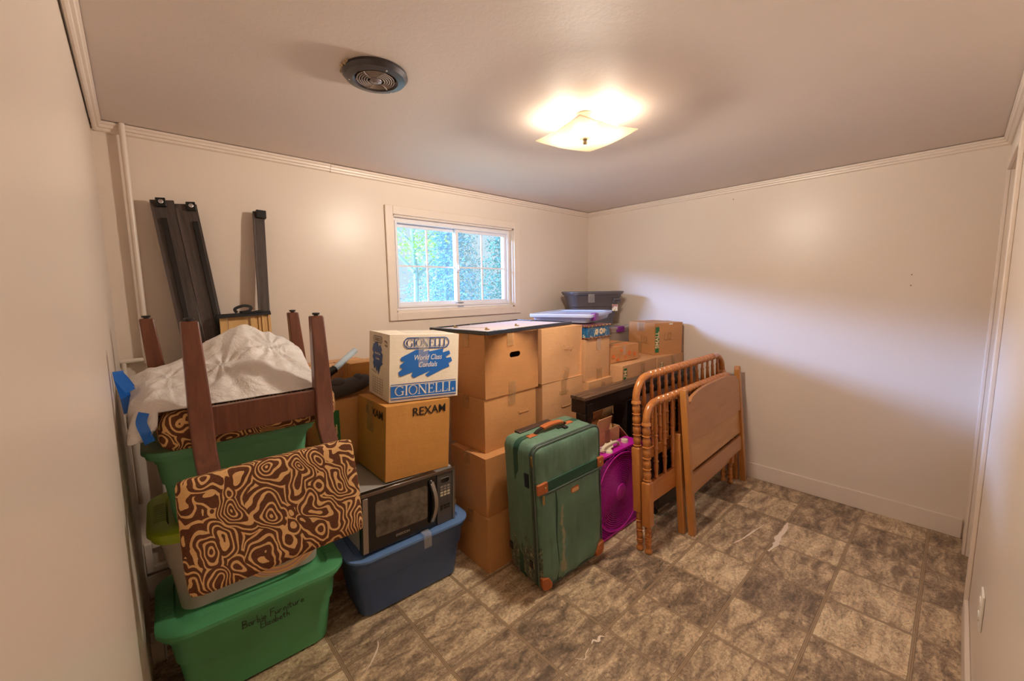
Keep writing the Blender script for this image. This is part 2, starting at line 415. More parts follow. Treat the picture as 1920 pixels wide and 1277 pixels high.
spill('paint_streak', 'thin dried paint streak on the floor left of the thick one', [(.78, -.826), (.62, -.80), (.52, -.785), (.44, -.765)], (.0015, .005))
spill('paint_streak', 'curved pale scratch on the floor in front of the blue bin', [(-1.37, .03), (-1.385, -.005), (-1.43, -.05), (-1.47, -.08)], (.0008, .0028))
spill('paint_streak', 'small V-shaped pale mark on the floor in front of the suitcase', [(-.825, -.605), (-.80, -.635), (-.775, -.622), (-.745, -.615)], (.0006, .0022))
spill('paint_streak', 'pale squiggle of paint on the floor right of the V-shaped mark', [(-.72, -.61), (-.70, -.605), (-.69, -.622), (-.665, -.612), (-.65, -.628)], (.001, .006))

# ------------------------------------------------------------------ ceiling light
lt = thing('ceiling_light', 'square bent glass ceiling light with two bare bulbs', 'ceiling light', (-.468, -.37, H))
bm = B(); lathe(bm, [(.055, -.001), (.058, -.012), (.052, -.040), (.02, -.044), (.0, -.044)][::-1], 28); mesh_from(bm, 'canopy', mat('canopy_enamel', 'F2ECE2', .3), lt, smooth=True)
bm = B(); lathe(bm, [(.004, -.118), (.004, -.04)], 10); mesh_from(bm, 'stem', CHROME, lt, smooth=True)
bm = B(); lathe(bm, [(.0, -.124), (.008, -.122), (.010, -.112), (.007, -.106), (.010, -.102), (.010, -.0985), (.003, -.098)], 16); mesh_from(bm, 'finial', mat('finial_metal', '6E6250', .35, .8), lt, smooth=True)
def shade_mat():
    t = NT('frosted_glass_shade'); t.col(hexc('F6EBD6')); t.b.inputs['Roughness'].default_value = .25
    tr = t.new('ShaderNodeBsdfTranslucent'); tr.inputs[0].default_value = (*hexc('FFF4E0'), 1)
    mx = t.new('ShaderNodeMixShader'); mx.inputs[0].default_value = .48
    t.link(t.b.outputs[0], mx.inputs[1]); t.link(tr.outputs[0], mx.inputs[2]); t.link(mx.outputs[0], t.n['Material Output'].inputs[0]); return t.m
bm = B(); n = 18; hs = .158; V = []
ang = math.atan2(-.85, .53) - pi/4
for k in range(2):
    g = []
    for i in range(n+1):
        r = []
        for j in range(n+1):
            u, v = 2*i/n-1, 2*j/n-1; rr = max(abs(u), abs(v)); z = -.096 + .009*(abs(u)**2+abs(v)**2)/2 + .004*(abs(u*v))**1.5 + k*.004
            x, y = u*hs, v*hs; r.append(bm.verts.new((x*cos(ang)-y*sin(ang), x*sin(ang)+y*cos(ang), z)))
        g.append(r)
    V.append(g)
for i in range(n):
    for j in range(n):
        bm.faces.new((V[0][i][j], V[0][i][j+1], V[0][i+1][j+1], V[0][i+1][j])); bm.faces.new((V[1][i][j], V[1][i+1][j], V[1][i+1][j+1], V[1][i][j+1]))
for i in range(n):
    for a, b in (((i, 0), (i+1, 0)), ((n, i), (n, i+1)), ((n-i, n), (n-i-1, n)), ((0, n-i), (0, n-i-1))):
        bm.faces.new((V[0][a[0]][a[1]], V[0][b[0]][b[1]], V[1][b[0]][b[1]], V[1][a[0]][a[1]]))
mesh_from(bm, 'lamp_shade', shade_mat(), lt, smooth=True)
BULB = NT('lit_bulb'); BULB.b.inputs['Emission Color'].default_value = (1.0, .85, .68, 1); BULB.b.inputs['Emission Strength'].default_value = 75; BULB.col((1, .9, .8)); BULB = BULB.m
for s in (1, -1):
    a = ang + pi/4 + (0 if s == 1 else pi) + pi
    Mx = Matrix.Rotation(a, 4, 'Z') @ Matrix.Translation((0.028, 0, -.058)) @ Matrix.Rotation(pi/2+.12, 4, 'Y')
    bm = B(); lathe(bm, [(.0, 0), (.017, .0), (.019, .02), (.017, .034), (.014, .036)], 16, Mx); hd = mesh_from(bm, 'lamp_holder', mat('porcelain', 'EFEAE0', .3), lt, smooth=True)
    bm = B(); lathe(bm, [(.010, .034), (.013, .045), (.022, .060), (.0285, .078), (.0285, .090), (.023, .104), (.012, .113), (.0, .115)], 20, Mx); mesh_from(bm, 'light_bulb', BULB, lt, smooth=True)

# the glow the frosted shade sends down and sideways into the room
L = bpy.data.lights.new('lamp_glow', 'POINT'); L.shadow_soft_size = .055; L.energy = 62; L.color = (1.0, .87, .72)
L.use_nodes = True; lt_ = L.node_tree; em = lt_.nodes['Emission']   # the fitting throws its light down and sideways, little of it up
tc_ = lt_.nodes.new('ShaderNodeTexCoord'); sx_ = lt_.nodes.new('ShaderNodeSeparateXYZ'); mr_ = lt_.nodes.new('ShaderNodeMapRange')
lt_.links.new(tc_.outputs['Normal'], sx_.inputs[0]); lt_.links.new(sx_.outputs[2], mr_.inputs[0]); lt_.links.new(mr_.outputs[0], em.inputs['Strength'])
mr_.interpolation_type = 'SMOOTHSTEP'
for k_, v_ in ((1, .08), (2, .31), (3, 1.0), (4, .004)): mr_.inputs[k_].default_value = v_
lo = bpy.data.objects.new('lamp_glow', L); COL.objects.link(lo); lo.location = (-.468, -.37, 2.115)

# ------------------------------------------------------------------ ceiling exhaust fan
GREY = mat('vent_grey', '4C484A', .35, .5, var=.15, vscale=20); CAV = mat('vent_inside', '6A5444', .8, var=.3, vscale=25)
cv = thing('ceiling_vent', 'round grey ceiling exhaust fan with a ring grille', 'vent', (-1.318, -.108, H))
bm = B(); N = 48
prof = [(.108, -.0005), (.110, -.010), (.100, -.022), (.076, -.026), (.068, -.020), (.066, -.004)]
rings = [circ(r, N, z) for r, z in prof]
loft(bm, rings, cap0=False, cap1=False); mesh_from(bm, 'flange', GREY, cv, smooth=True)
bm = B(); lathe(bm, [(.066, -.003), (.066, -.001)], 36); mesh_from(bm, 'vent_cavity', CAV, cv)
bm = B()
for r in (.030, .038, .046, .054, .062): sweep(bm, [(r*cos(2*pi*k/40), r*sin(2*pi*k/40), -.022-.004*(1-r/.07)) for k in range(40)], .0023, 6, closed=True)
for k in range(6):
    a = 2*pi*k/6+.3; sweep(bm, [(r*cos(a+.25*(r-.02)/.05), r*sin(a+.25*(r-.02)/.05), -.0245) for r in (.018, .035, .05, .068)], .0016, 6)
mesh_from(bm, 'grille', mat('grille_grey', 'A89A90', .4, .3), cv, smooth=True)
bm = B(); lathe(bm, [(.0, -.033), (.008, -.033), (.012, -.029), (.020, -.027), (.022, -.020), (.02, -.016)], 24); mesh_from(bm, 'hub', mat('hub_grey', '8A8082', .35, .4), cv, smooth=True)
for k in range(5):
    bm = B(); a = 2*pi*k/5; Mx = Matrix.Rotation(a, 4, 'Z') @ Matrix.Translation((.042, 0, -.010)) @ Matrix.Rotation(radians(22), 4, 'X'); box(bm, -.02, .021, -.014, .014, -.0006, .0006, Mx); mesh_from(bm, 'fan_blade', GREY, cv)
for k in range(3):
    a = 2*pi*k/3+.5; bm = B(); lathe(bm, [(.0, -.0285), (.003, -.028), (.0035, -.024), (.003, -.02)], 10, Matrix.Translation((.088*cos(a), .088*sin(a), .0015))); mesh_from(bm, 'screw', CHROME, cv, smooth=True)
bm = B(); random.seed(3)
for k in range(38):
    a = random.uniform(pi*.55, pi*1.5) - 1.2; r = random.uniform(.107, .114); sbox(bm, (r*cos(a), r*sin(a), -random.uniform(.002, .007)), [random.uniform(.003, .009) for _ in range(3)], Matrix.Rotation(random.uniform(0, 3), 4, (.5, .3, 1)))
setp(mesh_from(bm, 'plaster_crumbs', mat('crumbled_plaster', 'B8A184', .9), cv), kind='stuff')

# ------------------------------------------------------------------ outdoors seen through the window
def leafmat(name, a, b):
    t = NT(name); n = t.noise(t.mapping(), 3, 5, .6); t.col(t.ramp(n, [(.3, hexc(a)), (.7, hexc(b))])); t.b.inputs['Roughness'].default_value = .6; return t.m
LB = leafmat('spruce_needles', '4F9FB8', 'C4ECF4'); LG = leafmat('maple_leaves', '8ED07A', 'E2F56A'); LD = leafmat('dark_needles', '1E7F7C', '7CCBB4'); BK = mat('bark', '9FB3B8', .9, var=.3)
def quads(bm, c, n, s, spread):
    for _ in range(n):
        p = Vector(c) + Vector([random.gauss(0, spread[i]) for i in range(3)])
        a = Vector([random.uniform(-1, 1) for _ in range(3)]).normalized(); b = a.orthogonal().normalized(); w = s*random.uniform(.5, 1.3)
        bm.faces.new([bm.verts.new(p + a*w*x + b*w*.45*y) for x, y in ((-1, 0), (0, -1), (1, 0), (0, 1))])
def spruce(x, y, z0, h, r, m, label, seed, dens=26):
    random.seed(seed); t = thing('spruce_tree', label, 'tree', (x, y, z0), group='trees outside the window'); bm = B(); lathe(bm, [(.05, 0), (.01, h)], 8); mesh_from(bm, 'trunk', BK, t)
    bm = B(); L = int(h/.12)
    for l in range(L):
        z = .15 + (h-.2)*l/L; rr = r*(1-l/L)+.08
        nb = 9
        for k in range(nb):
            a = 2*pi*(k+random.random()*.6)/nb+l*.7
            for q in range(5):
                f = (q+1)/5; quads(bm, (cos(a)*rr*f, sin(a)*rr*f, z-.10*f*rr+random.gauss(0, .03)), dens//5, .030, (.07, .07, .03))
    mesh_from(bm, 'foliage', m, t); return t
def leafy(x, y, z0, h, r, m, label, seed, n=1700):
    random.seed(seed); t = thing('leafy_tree', label, 'tree', (x, y, z0), group='trees outside the window'); bm = B(); sweep(bm, [(0, 0, 0), (.05, .03, h*.4), (-.02, 0, h*.8)], [.04, .035, .02], 8)
    for k in range(7):
        a = k*2.1; sweep(bm, [(.02, .02, h*(.35+.06*k)), (r*.8*cos(a), r*.8*sin(a), h*(.55+.06*k))], [.03, .008], 6)
    mesh_from(bm, 'trunk', BK, t)
    bm = B(); bl = [(random.uniform(-.7, .7)*r, random.uniform(-.7, .7)*r, h*random.uniform(.5, 1)) for _ in range(26)]
    for c in bl: quads(bm, c, n//26, .032, (r*.2, r*.2, r*.17))
    mesh_from(bm, 'foliage', m, t); return t
bm = B(); box(bm, -8, 14, 1.5, 16, .7, .95); setp(mesh_from(bm, 'lawn', leafmat('lawn_grass', '6FB38A', 'B5E0C0')), 'grass outside the window', 'lawn', kind='structure')
spruce(2.15, 4.7, .95, 2.6, .85, LB, 'large pale blue spruce filling the middle of the window view', 1, 60)
spruce(.30, 6.3, .95, 2.2, .85, LB, 'pale blue spruce low at the left of the window view', 2, 50)
spruce(4.25, 5.4, .95, 2.8, .70, LD, 'dark teal evergreen at the right of the window view', 3, 60)
spruce(4.3, 7.6, .95, 3.4, 1.2, LD, 'dark evergreen behind the right edge of the window view', 4, 50)
leafy(.95, 3.7, .95, 2.0, .50, LG, 'yellow-green leafy tree in the upper left of the window view', 5, 1500)
leafy(2.0, 7.6, .95, 2.8, 1.0, LG, 'bright green leafy tree far behind the spruces', 6, 2600)
# ================================================================== cardboard boxes
CB = [cardboard('cardboard_a', 'CC9560'), cardboard('cardboard_b', 'C48C59'), cardboard('cardboard_c', 'D3A274'), cardboard('cardboard_d', 'C28A48')]
CBW = cardboard('white_printed_card', 'E9DCC8')
TAPE = NT('packing_tape'); TAPE.col(TAPE.ramp(TAPE.noise(TAPE.mapping(), 40, 4, .7), [(.3, hexc('C09460')), (.7, hexc('DDB585'))])); TAPE.b.inputs['Roughness'].default_value = .22; TAPE.b.inputs['Alpha'].default_value = .32
TAPE.bump(TAPE.noise(TAPE.mapping((1, 1, 6)), 60, 4, .7), .5, .004); TAPE = TAPE.m
CTAPE = NT('clear_tape'); CTAPE.col(hexc('E8E0D6')); CTAPE.b.inputs['Roughness'].default_value = .12; CTAPE.b.inputs['Alpha'].default_value = .14
CTAPE.bump(CTAPE.noise(CTAPE.mapping(), 90, 4, .7), .8, .004); CTAPE = CTAPE.m
INK = mat('black_ink', '1C1612', .5); INKF = mat('faded_marker', '7A4E2C', .6); GREENP = mat('green_print', '1F6A34', .5, var=.08, vscale=30); BLUEP = mat('blue_print', '1B66B8', .5); BLUED = mat('dark_blue_print', '1F4F96', .5)
LIGHTP = mat('tan_lettering', 'F0D2A4', .6); WHITEP = mat('white_lettering', 'EFE6D8', .5); PRINTK = mat('grey_print', '8B7A66', .6)

def face_M(side, w, d, off=.0006):
    """matrix taking (u right, v up, n out) on a box side to box space"""
    if side == 'front': return Matrix(((1,0,0,0),(0,0,-1,-off),(0,1,0,0),(0,0,0,1)))
    if side == 'left': return Matrix(((0,0,-1,-off),(-1,0,0,d),(0,1,0,0),(0,0,0,1)))
    if side == 'top': return Matrix(((1,0,0,0),(0,1,0,0),(0,0,1,off),(0,0,0,1)))
def text(parent, name, s, M, size, m, bold=0, shear=0, align='CENTER', squeeze=1, depth=.0003):
    c = bpy.data.curves.new(name, 'FONT'); c.body = s; c.size = size; c.offset = bold; c.shear = shear; c.align_x = align; c.align_y = 'CENTER'; c.extrude = depth; c.resolution_u = 3
    o = bpy.data.objects.new(name, c); COL.objects.link(o)
    dg = bpy.context.evaluated_depsgraph_get(); me = bpy.data.meshes.new_from_object(o.evaluated_get(dg)); bpy.data.objects.remove(o); bpy.data.curves.remove(c)
    me.transform(M @ Matrix.Diagonal((squeeze, 1, 1, 1))); me.materials.clear(); me.materials.append(m)
    r = bpy.data.objects.new(name, me); COL.objects.link(r); r.parent = parent; return r
def strokes(bm, lines, w, M, th=.0005):
    for ln in lines:
        ws = w
        if isinstance(ln, tuple): ln, ws = ln
        for i, (a, b) in enumerate(zip(ln, ln[1:])):
            a = Vector((*a, 0)); b = Vector((*b, 0)); d = b-a
            if d.length < 1e-7: continue
            w0 = ws[i] if isinstance(ws, list) else ws; w1 = ws[i+1] if isinstance(ws, list) else ws
            d.normalize(); n = Vector((-d.y, d.x, 0)); e = d*min(w0, w1)*.35
            q = [a-e+n*w0/2, a-e-n*w0/2, b+e-n*w1/2, b+e+n*w1/2]
            vv = [bm.verts.new(M @ (p+Vector((0, 0, k)))) for k in (0, th) for p in q]
            for f in ((4,5,6,7),(0,4,7,3),(1,2,6,5),(0,1,5,4),(3,7,6,2)): bm.faces.new([vv[k] for k in f])
def serif(word, x0, y0, hgt, adv=1.0):
    """roman capitals as strokes; returns list of (points, widths) and the width"""
    TK, TN = .135, .05; out = []; x = x0
    def arc(cx, cy, rx, ry, a0, a1, n=22):
        P = []; Wd = []
        for k in range(n+1):
            a = a0+(a1-a0)*k/n; P.append((cx+rx*cos(a), cy+ry*sin(a))); Wd.append(TN+(TK-TN)*cos(a)**2)
        return P, Wd
    def add(P, Wd): out.append(([(x+p[0]*hgt, y0+p[1]*hgt) for p in P], [v*hgt for v in Wd] if isinstance(Wd, list) else Wd*hgt))
    def stem(px, w=TK, ser=.12):
        add([(px, .02), (px, .98)], w); add([(px-ser, .02), (px+ser, .02)], TN*.8); add([(px-ser, .98), (px+ser, .98)], TN*.8)
    for ch in word:
        if ch == 'I': stem(.17); wd = .36
        elif ch == 'O': add(*arc(.45, .5, .38, .48, 0, 2*pi, 36)); wd = .92
        elif ch == 'G':
            add(*arc(.46, .5, .39, .48, radians(38), radians(322), 30)); add([(.77, .1), (.77, .42)], TK*.9); add([(.62, .43), (.88, .43)], TN); add([(.76, .78), (.78, .95)], TN*1.2); wd = .95
        elif ch == 'N': stem(.15, TN*1.1, .10); add([(.16, .97), (.80, .03)], TK); stem(.81, TN*1.1, .10); wd = .98
        elif ch == 'E': stem(.18); add([(.2, .97), (.62, .97)], TN); add([(.2, .03), (.66, .03)], TN); add([(.2, .51), (.5, .51)], TN); add([(.62, .99), (.64, .80)], TN); add([(.66, .01), (.70, .22)], TN); add([(.5, .42), (.5, .6)], TN); wd = .76
        elif ch == 'L': stem(.18); add([(.2, .03), (.62, .03)], TN); add([(.62, .01), (.67, .24)], TN); wd = .70
        x += wd*hgt*adv
    return out, x-x0
HAND = {'B': [[(0,0),(.05,1),(.45,.9),(.42,.6),(.05,.52),(.5,.4),(.5,.08),(0,0)]], 'a': [[(.4,.42),(.1,.4),(.02,.12),(.2,0),(.4,.2),(.4,.42),(.42,.1),(.5,0)]],
 'r': [[(.05,0),(.07,.42)], [(.07,.28),(.2,.42),(.34,.4)]], 'b': [[(.06,1),(.05,.0),(.3,.02),(.38,.25),(.22,.4),(.06,.28)]], 'i': [[(.08,.4),(.08,0)], [(.08,.6),(.1,.62)]],
 'e': [[(.05,.2),(.38,.26),(.3,.42),(.1,.38),(.05,.12),(.2,0),(.42,.08)]], 'F': [[(.05,0),(.1,1)], [(.1,1),(.6,1.02)], [(.08,.55),(.45,.58)]], 'u': [[(.03,.4),(.06,.08),(.2,0),(.36,.14),(.38,.4),(.4,0)]],
 'n': [[(.05,0),(.06,.42)], [(.06,.3),(.2,.43),(.34,.36),(.36,0)]], 't': [[(.18,.8),(.16,.06),(.3,0)], [(.0,.5),(.42,.54)]], 'E': [[(.5,1),(.08,.98),(.04,.02),(.5,.02)], [(.06,.52),(.42,.54)]],
 'l': [[(.06,1),(.06,0)]], 'z': [[(.02,.4),(.36,.42),(.02,0),(.4,.02)]], 'h': [[(.06,1),(.05,0)], [(.05,.26),(.2,.42),(.34,.34),(.36,0)]],
 'L': [[(.06,1),(.04,.02),(.5,.03)]], '1': [[(.12,1),(.08,0)]], '2': [[(.02,.78),(.2,1),(.42,.82),(.3,.45),(.02,.02),(.52,.04)]], '7': [[(.0,.95),(.5,.98),(.2,0)]], '5': [[(.5,1),(.08,.98),(.06,.56),(.36,.6),(.46,.3),(.3,.02),(.02,.06)]], ' ': []}
HW = {'i': .18, 'l': .18, 'B': .62, 'F': .6, 'E': .58, ' ': .35, '1': .28, 'L': .55, '2': .6, '7': .6, '5': .6}
def hand(word, x, y, hgt):
    out = []
    for ch in word:
        for ln in HAND[ch]: out.append([(x+p[0]*hgt, y+p[1]*hgt) for p in ln])
        x += HW.get(ch, .5)*hgt
    return out

BOXN = [0]
def carton(label, x, y, z, yaw, w, d, h, t=0, s=0, m=None, group='moving boxes stacked in the room', hole=None, tab=None, tape=True, name='cardboard_box', flaps=True, bulge=.004, cat='box', dent=None, skew=0):
    BOXN[0] += 1; sd = BOXN[0]*13.7; m = m or CB[BOXN[0] % 3]
    o = thing(name, label, cat, (x, y, z), (-s, t, yaw), group)
    bm = B(); N = 8
    def pt(u, v, ax, side):
        k = u*(1-u)*v*(1-v)*16
        b = bulge*k*(.7+.9*mnoise.noise(Vector((u*2+sd, v*2, side*5.1))))
        return b
    grids = {}
    fl = []
    def grid(f, holed=False):
        g = [[bm.verts.new(f(i/N, j/N)) for j in range(N+1)] for i in range(N+1)]
        for i in range(N):
            for j in range(N): bm.faces.new((g[i][j], g[i+1][j], g[i+1][j+1], g[i][j+1]))
    def front(u, v):
        b = pt(u, v, 1, 1)
        if dent: du, dv, dr, dd = dent; q = max(0, 1-sqrt(((u-du)/dr)**2+((v-dv)/dr)**2)); b -= dd*q
        return (u*w, -b, v*h)
    if hole is None: grid(front)
    else:
        hu, hv, hl, hh = hole     # centre and half sizes of the slot
        cx, cz = hu*w, hv*h; n = 40; inner = []
        for k in range(n):
            a = 2*pi*k/n; c, q = cos(a), sin(a); inner.append((cx + (hl-hh)*(1 if c > 0 else -1) + hh*c, cz + hh*q))
        O = [bm.verts.new((p[0], 0, p[1])) for p in ((0, 0), (w, 0), (w, h), (0, h))]; I = [bm.verts.new((p[0], 0, p[1])) for p in inner]; J = [bm.verts.new((p[0], .004, p[1])) for p in inner]
        ed = [bm.edges.new((O[k], O[(k+1) % 4])) for k in range(4)] + [bm.edges.new((I[k], I[(k+1) % n])) for k in range(n)]
        bmesh.ops.triangle_fill(bm, edges=ed, use_beauty=True, normal=(0, -1, 0))
        for k in range(n):
            q = (k+1) % n; bm.faces.new((I[k], I[q], J[q], J[k]))
    grid(lambda u, v: (w*u, d + pt(u, v, 1, 2)*.3, v*h)); grid(lambda u, v: (-pt(u, v, 0, 3)*.8, u*d, v*h)); grid(lambda u, v: (w + pt(u, v, 0, 4)*.4, u*d, v*h)); grid(lambda u, v: (u*w, v*d, 0))
    if flaps: grid(lambda u, v: (u*w, v*d, h-.0075))
    else: grid(lambda u, v: (u*w, v*d, .01))
    bmesh.ops.remove_doubles(bm, verts=bm.verts, dist=.0004)
    body = mesh_from(bm, 'carton', m, o, smooth=True)
    if flaps:
        for k in (0, 1):
            bm = B(); y0, y1 = (.0003, d/2-.001) if k == 0 else (d/2+.001, d-.0003)
            g = [[bm.verts.new((u*w*.999+.0003, y0+(y1-y0)*v, h-.006+.003*(v if k == 0 else 1-v)*(.4+mnoise.noise(Vector((u*2+sd, k*3, 1))))+zz)) for v in (0, .5, 1)] for u in [i/6 for i in range(7)] for zz in (0, .0055)]
            A, Bq = g[0::2], g[1::2]
            for i in range(6):
                for j in range(2): bm.faces.new((A[i][j], A[i][j+1], A[i+1][j+1], A[i+1][j])); bm.faces.new((Bq[i][j], Bq[i+1][j], Bq[i+1][j+1], Bq[i][j+1]))
                for j in (0, 2): bm.faces.new((A[i][j], A[i+1][j], Bq[i+1][j], Bq[i][j]))
            for i in (0, 6):
                for j in range(2): bm.faces.new((A[i][j], A[i][j+1], Bq[i][j+1], Bq[i][j]))
            mesh_from(bm, 'flap', m, o)
    if tape:
        bm = B()
        if tape == 'front':   # over the top and a little way down the front
            box(bm, w*.42, w*.42+.05, -.0022-bulge*.4, .002, h*.72, h+.0008)
        else:
            box(bm, -.0006, w+.0006, d/2-.024, d/2+.024, h+.0006, h+.0013); box(bm, -.0062, -.0005, d/2-.024, d/2+.024, h-.07, h+.0012); box(bm, w+.0005, w+.0045, d/2-.024, d/2+.024, h-.07, h+.0012)
        mesh_from(bm, 'packing_tape', TAPE, o)
    if tab:   # pressed-out hand tab (outline of the slot)
        u, v, hl, hh = tab; bm = B(); P = [(u*w + (hl-hh)*(1 if cos(a) > 0 else -1) + hh*cos(a), v*h + hh*sin(a)) for a in [pi+pi*k/14 for k in range(15)]]
        sweep(bm, [(p[0], -bulge-.0006, p[1]) for p in P], .0013, 6); mesh_from(bm, 'hand_tab', m, o, smooth=True)
    o['_w'] = w
    return o, w, d, h
def tape_patch(o, side, w, d, u0, u1, v0, v1, m=None, off=.0045, ang=0, name='packing_tape'):
    bm = B(); Mx = face_M(side, w, d, off) @ Matrix.Translation(((u0+u1)/2, (v0+v1)/2, 0)) @ Matrix.Rotation(ang, 4, 'Z')
    hw, hh = (u1-u0)/2, (v1-v0)/2; box(bm, -hw, hw, -hh, hh, 0, .0006, Mx); return mesh_from(bm, name, m or TAPE, o)
def stripe(o, w, d, h, u0, u1, v0, v1, word, side='front', size=.03, vtext=None, off=.004):
    bm = B(); Mx = face_M(side, w, d, off); prism(bm, [(u0, v0), (u1, v0), (u1, v1), (u0, v1)], 0, .0005, Mx); mesh_from(bm, 'printed_stripe', GREENP, o)
    vt = (v0+v1)/2 if vtext is None else vtext
    text(o, 'lettering', word, face_M(side, w, d, off+.0009) @ Matrix.Translation(((u0+u1)/2, vt, 0)) @ Matrix.Rotation(pi/2, 4, 'Z'), size, LIGHTP, bold=.0012)

GRP = 'moving boxes stacked in the room'
# stack A: four plain boxes, nearest tall stack
A1 = carton('bottom plain brown box of the tall stack behind the green suitcase', -.761, .018, 0, -.03, .40, .30, .302, m=CB[0])
A2 = carton('plain brown box second from the floor in the tall stack', -.754, .034, .3025, .0, .40, .31, .318, m=CB[1])
A3 = carton('plain brown box third from the floor, with a faint oval tab', -.704, .096, .6215, .035, .402, .30, .292, m=CB[0], tab=(.74, .62, .045, .014))
A4 = carton('large brown box with an oval hand slot, under the picture frame', -.699, .090, .9145, .036, .414, .30, .338, m=CB[1], hole=(.54, .64, .042, .0155), bulge=.003)
tape_patch(A4[0], 'front', .414, .3, .16, .21, .27, .337); tape_patch(A4[0], 'front', .414, .3, .17, .225, .0, .07); tape_patch(A3[0], 'front', .402, .3, .17, .225, .23, .291, off=.006)
tape_patch(A4[0], 'left', .414, .3, .02, .07, .0, .075, off=.005)
# stack B
B1 = carton('plain brown box at the bottom of the second stack, behind the suitcase', -.25, .105, 0, 0, .385, .30, .305, m=CB[2])
B1b = carton('plain brown box second from the floor in the second stack', -.25, .105, .3055, 0, .385, .30, .305, m=CB[0])
B2 = carton('brown box with a faint tape cross and oval tab in the second stack', -.252, .103, .611, .005, .392, .30, .307, m=CB[2], tab=(.55, .48, .045, .014))
B3 = carton('dented brown box with an oval tab, topmost of the second stack', -.258, .100, .9205, .01, .388, .31, .332, m=CB[2], tab=(.62, .66, .042, .014), dent=(.99, .28, .75, .02), bulge=.006)
tape_patch(B2[0], 'front', .392, .3, .17, .22, .21, .306, off=.006); tape_patch(B2[0], 'front', .392, .3, .15, .24, .22, .24, off=.007); tape_patch(B3[0], 'front', .388, .31, .2, .25, .0, .075, off=.004, ang=-.35)
# stack C
C1 = carton('brown box at the foot of the narrow third stack', .16, .065, 0, .02, .28, .30, .29, m=CB[1])
C1b = carton('second brown box from the floor in the narrow third stack', .16, .065, .2905, .02, .28, .30, .29, m=CB[0])
C2 = carton('short brown box with three tape patches below the tall narrow box', .158, .068, .581, .02, .283, .30, .288, m=CB[2])
C3 = carton('tall narrow brown box carrying the blue decorated case', .155, .091, .8695, .03, .284, .295, .281, m=CB[2], tape='front')
tape_patch(C3[0], 'front', .284, .3, .12, .185, .0, .075); 
for a in ((.035, .09, .13, .22), (.14, .185, .20, .27), (.225, .26, .17, .24)): tape_patch(C2[0], 'front', .283, .3, *a, off=.005)
tape_patch(C3[0], 'front', .284, .3, .12, .17, .20, .281, m=CTAPE, off=.007)
# medium boxes D, E behind the black table
D0 = carton('brown box on the floor behind the black table, middle', .49, .10, 0, .03, .50, .38, .30, m=CB[0])
D0b = carton('brown box second from the floor behind the black table, middle', .49, .10, .3005, .03, .50, .38, .285, m=CB[1])
D1 = carton('brown box with a green stripe ending in UM, behind the black table', .482, .016, .586, .035, .505, .38, .354, m=CB[2], tape=False)
stripe(D1[0], .505, .38, .354, .012, .052, .02, .335, 'MEDIUM', size=.050, vtext=.228)
tape_patch(D1[0], 'front', .505, .38, .25, .31, .26, .34, off=.006)
E0 = carton('brown box on the floor against the far wall behind the black table', 1.0, .05, 0, 0, .40, .34, .30, m=CB[1])
E0b = carton('second brown box from the floor against the far wall', 1.0, .05, .3005, 0, .40, .34, .285, m=CB[0])
E1 = carton('brown box with a green stripe under the L12 box by the far wall', .992, .026, .586, -.02, .43, .36, .350, m=CB[2], tape=False)
stripe(E1[0], .43, .36, .35, .045, .085, .02, .30, 'MEDIUM', size=.046, vtext=.225)
tape_patch(E1[0], 'front', .43, .36, .22, .27, .27, .345, off=.006)
E2 = carton('brown box marked L12 with a green SMALL stripe, by the far wall', 1.085, .105, .9370, -.325, .300, .31, .262, m=CB[1], bulge=.003)
stripe(E2[0], .300, .31, .262, .008, .046, .022, .232, 'SMALL', size=.048, vtext=.125)
bm = B(); strokes(bm, hand('L12', .10, .12, .062), .0022, face_M('front', .3, .31, .0045)); strokes(bm, hand('L12', .16, .09, .055), .0022, face_M('left', .3, .31, .0045)); mesh_from(bm, 'marker_writing', INKF, E2[0])
tape_patch(E2[0], 'left', .3, .31, .10, .17, .01, .10, off=.005); tape_patch(E2[0], 'left', .3, .31, .11, .20, .19, .262, m=CTAPE, off=.005)
bm = B(); prism(bm, rrect(.04, .012, .005, cx=.17, cy=.252), 0, .0006, face_M('front', .3, .31, .0035)); mesh_from(bm, 'paper_scrap', WHITEP, E2[0])
F1 = carton('flat brown parcel with orange stamps lying on the UM box', .476, .128, .9425, -.09, .352, .26, .118, m=CB[1], t=-.02)
ORANGE = mat('orange_stamp', 'D9702E', .6, var=.2, vscale=60)
for i, (u, v, a, q) in enumerate(((.05, .05, .02, .018), (.14, .085, .02, .012), (.235, .055, .022, .02), (.30, .04, .018, .018), (.10, .02, .02, .010), (.19, .03, .014, .010))):
    bm = B(); prism(bm, [(u+a*cos(k*pi/5)*(1 if k % 2 else .72), v+q*sin(k*pi/5)*(1 if k % 2 else .72)) for k in range(10)], 0, .0005, face_M('front', .352, .26, .0045)); mesh_from(bm, 'stamp_mark', ORANGE, F1[0])
for u in (.06, .17, .28):
    bm = B(); prism(bm, rrect(.06, .035, .01, cx=u, cy=.06), 0, .0006, face_M('top', .352, .26, .118)); mesh_from(bm, 'stamp_mark', ORANGE, F1[0])
tape_patch(F1[0], 'front', .352, .26, .155, .19, .05, .117, m=CTAPE, off=.0055)
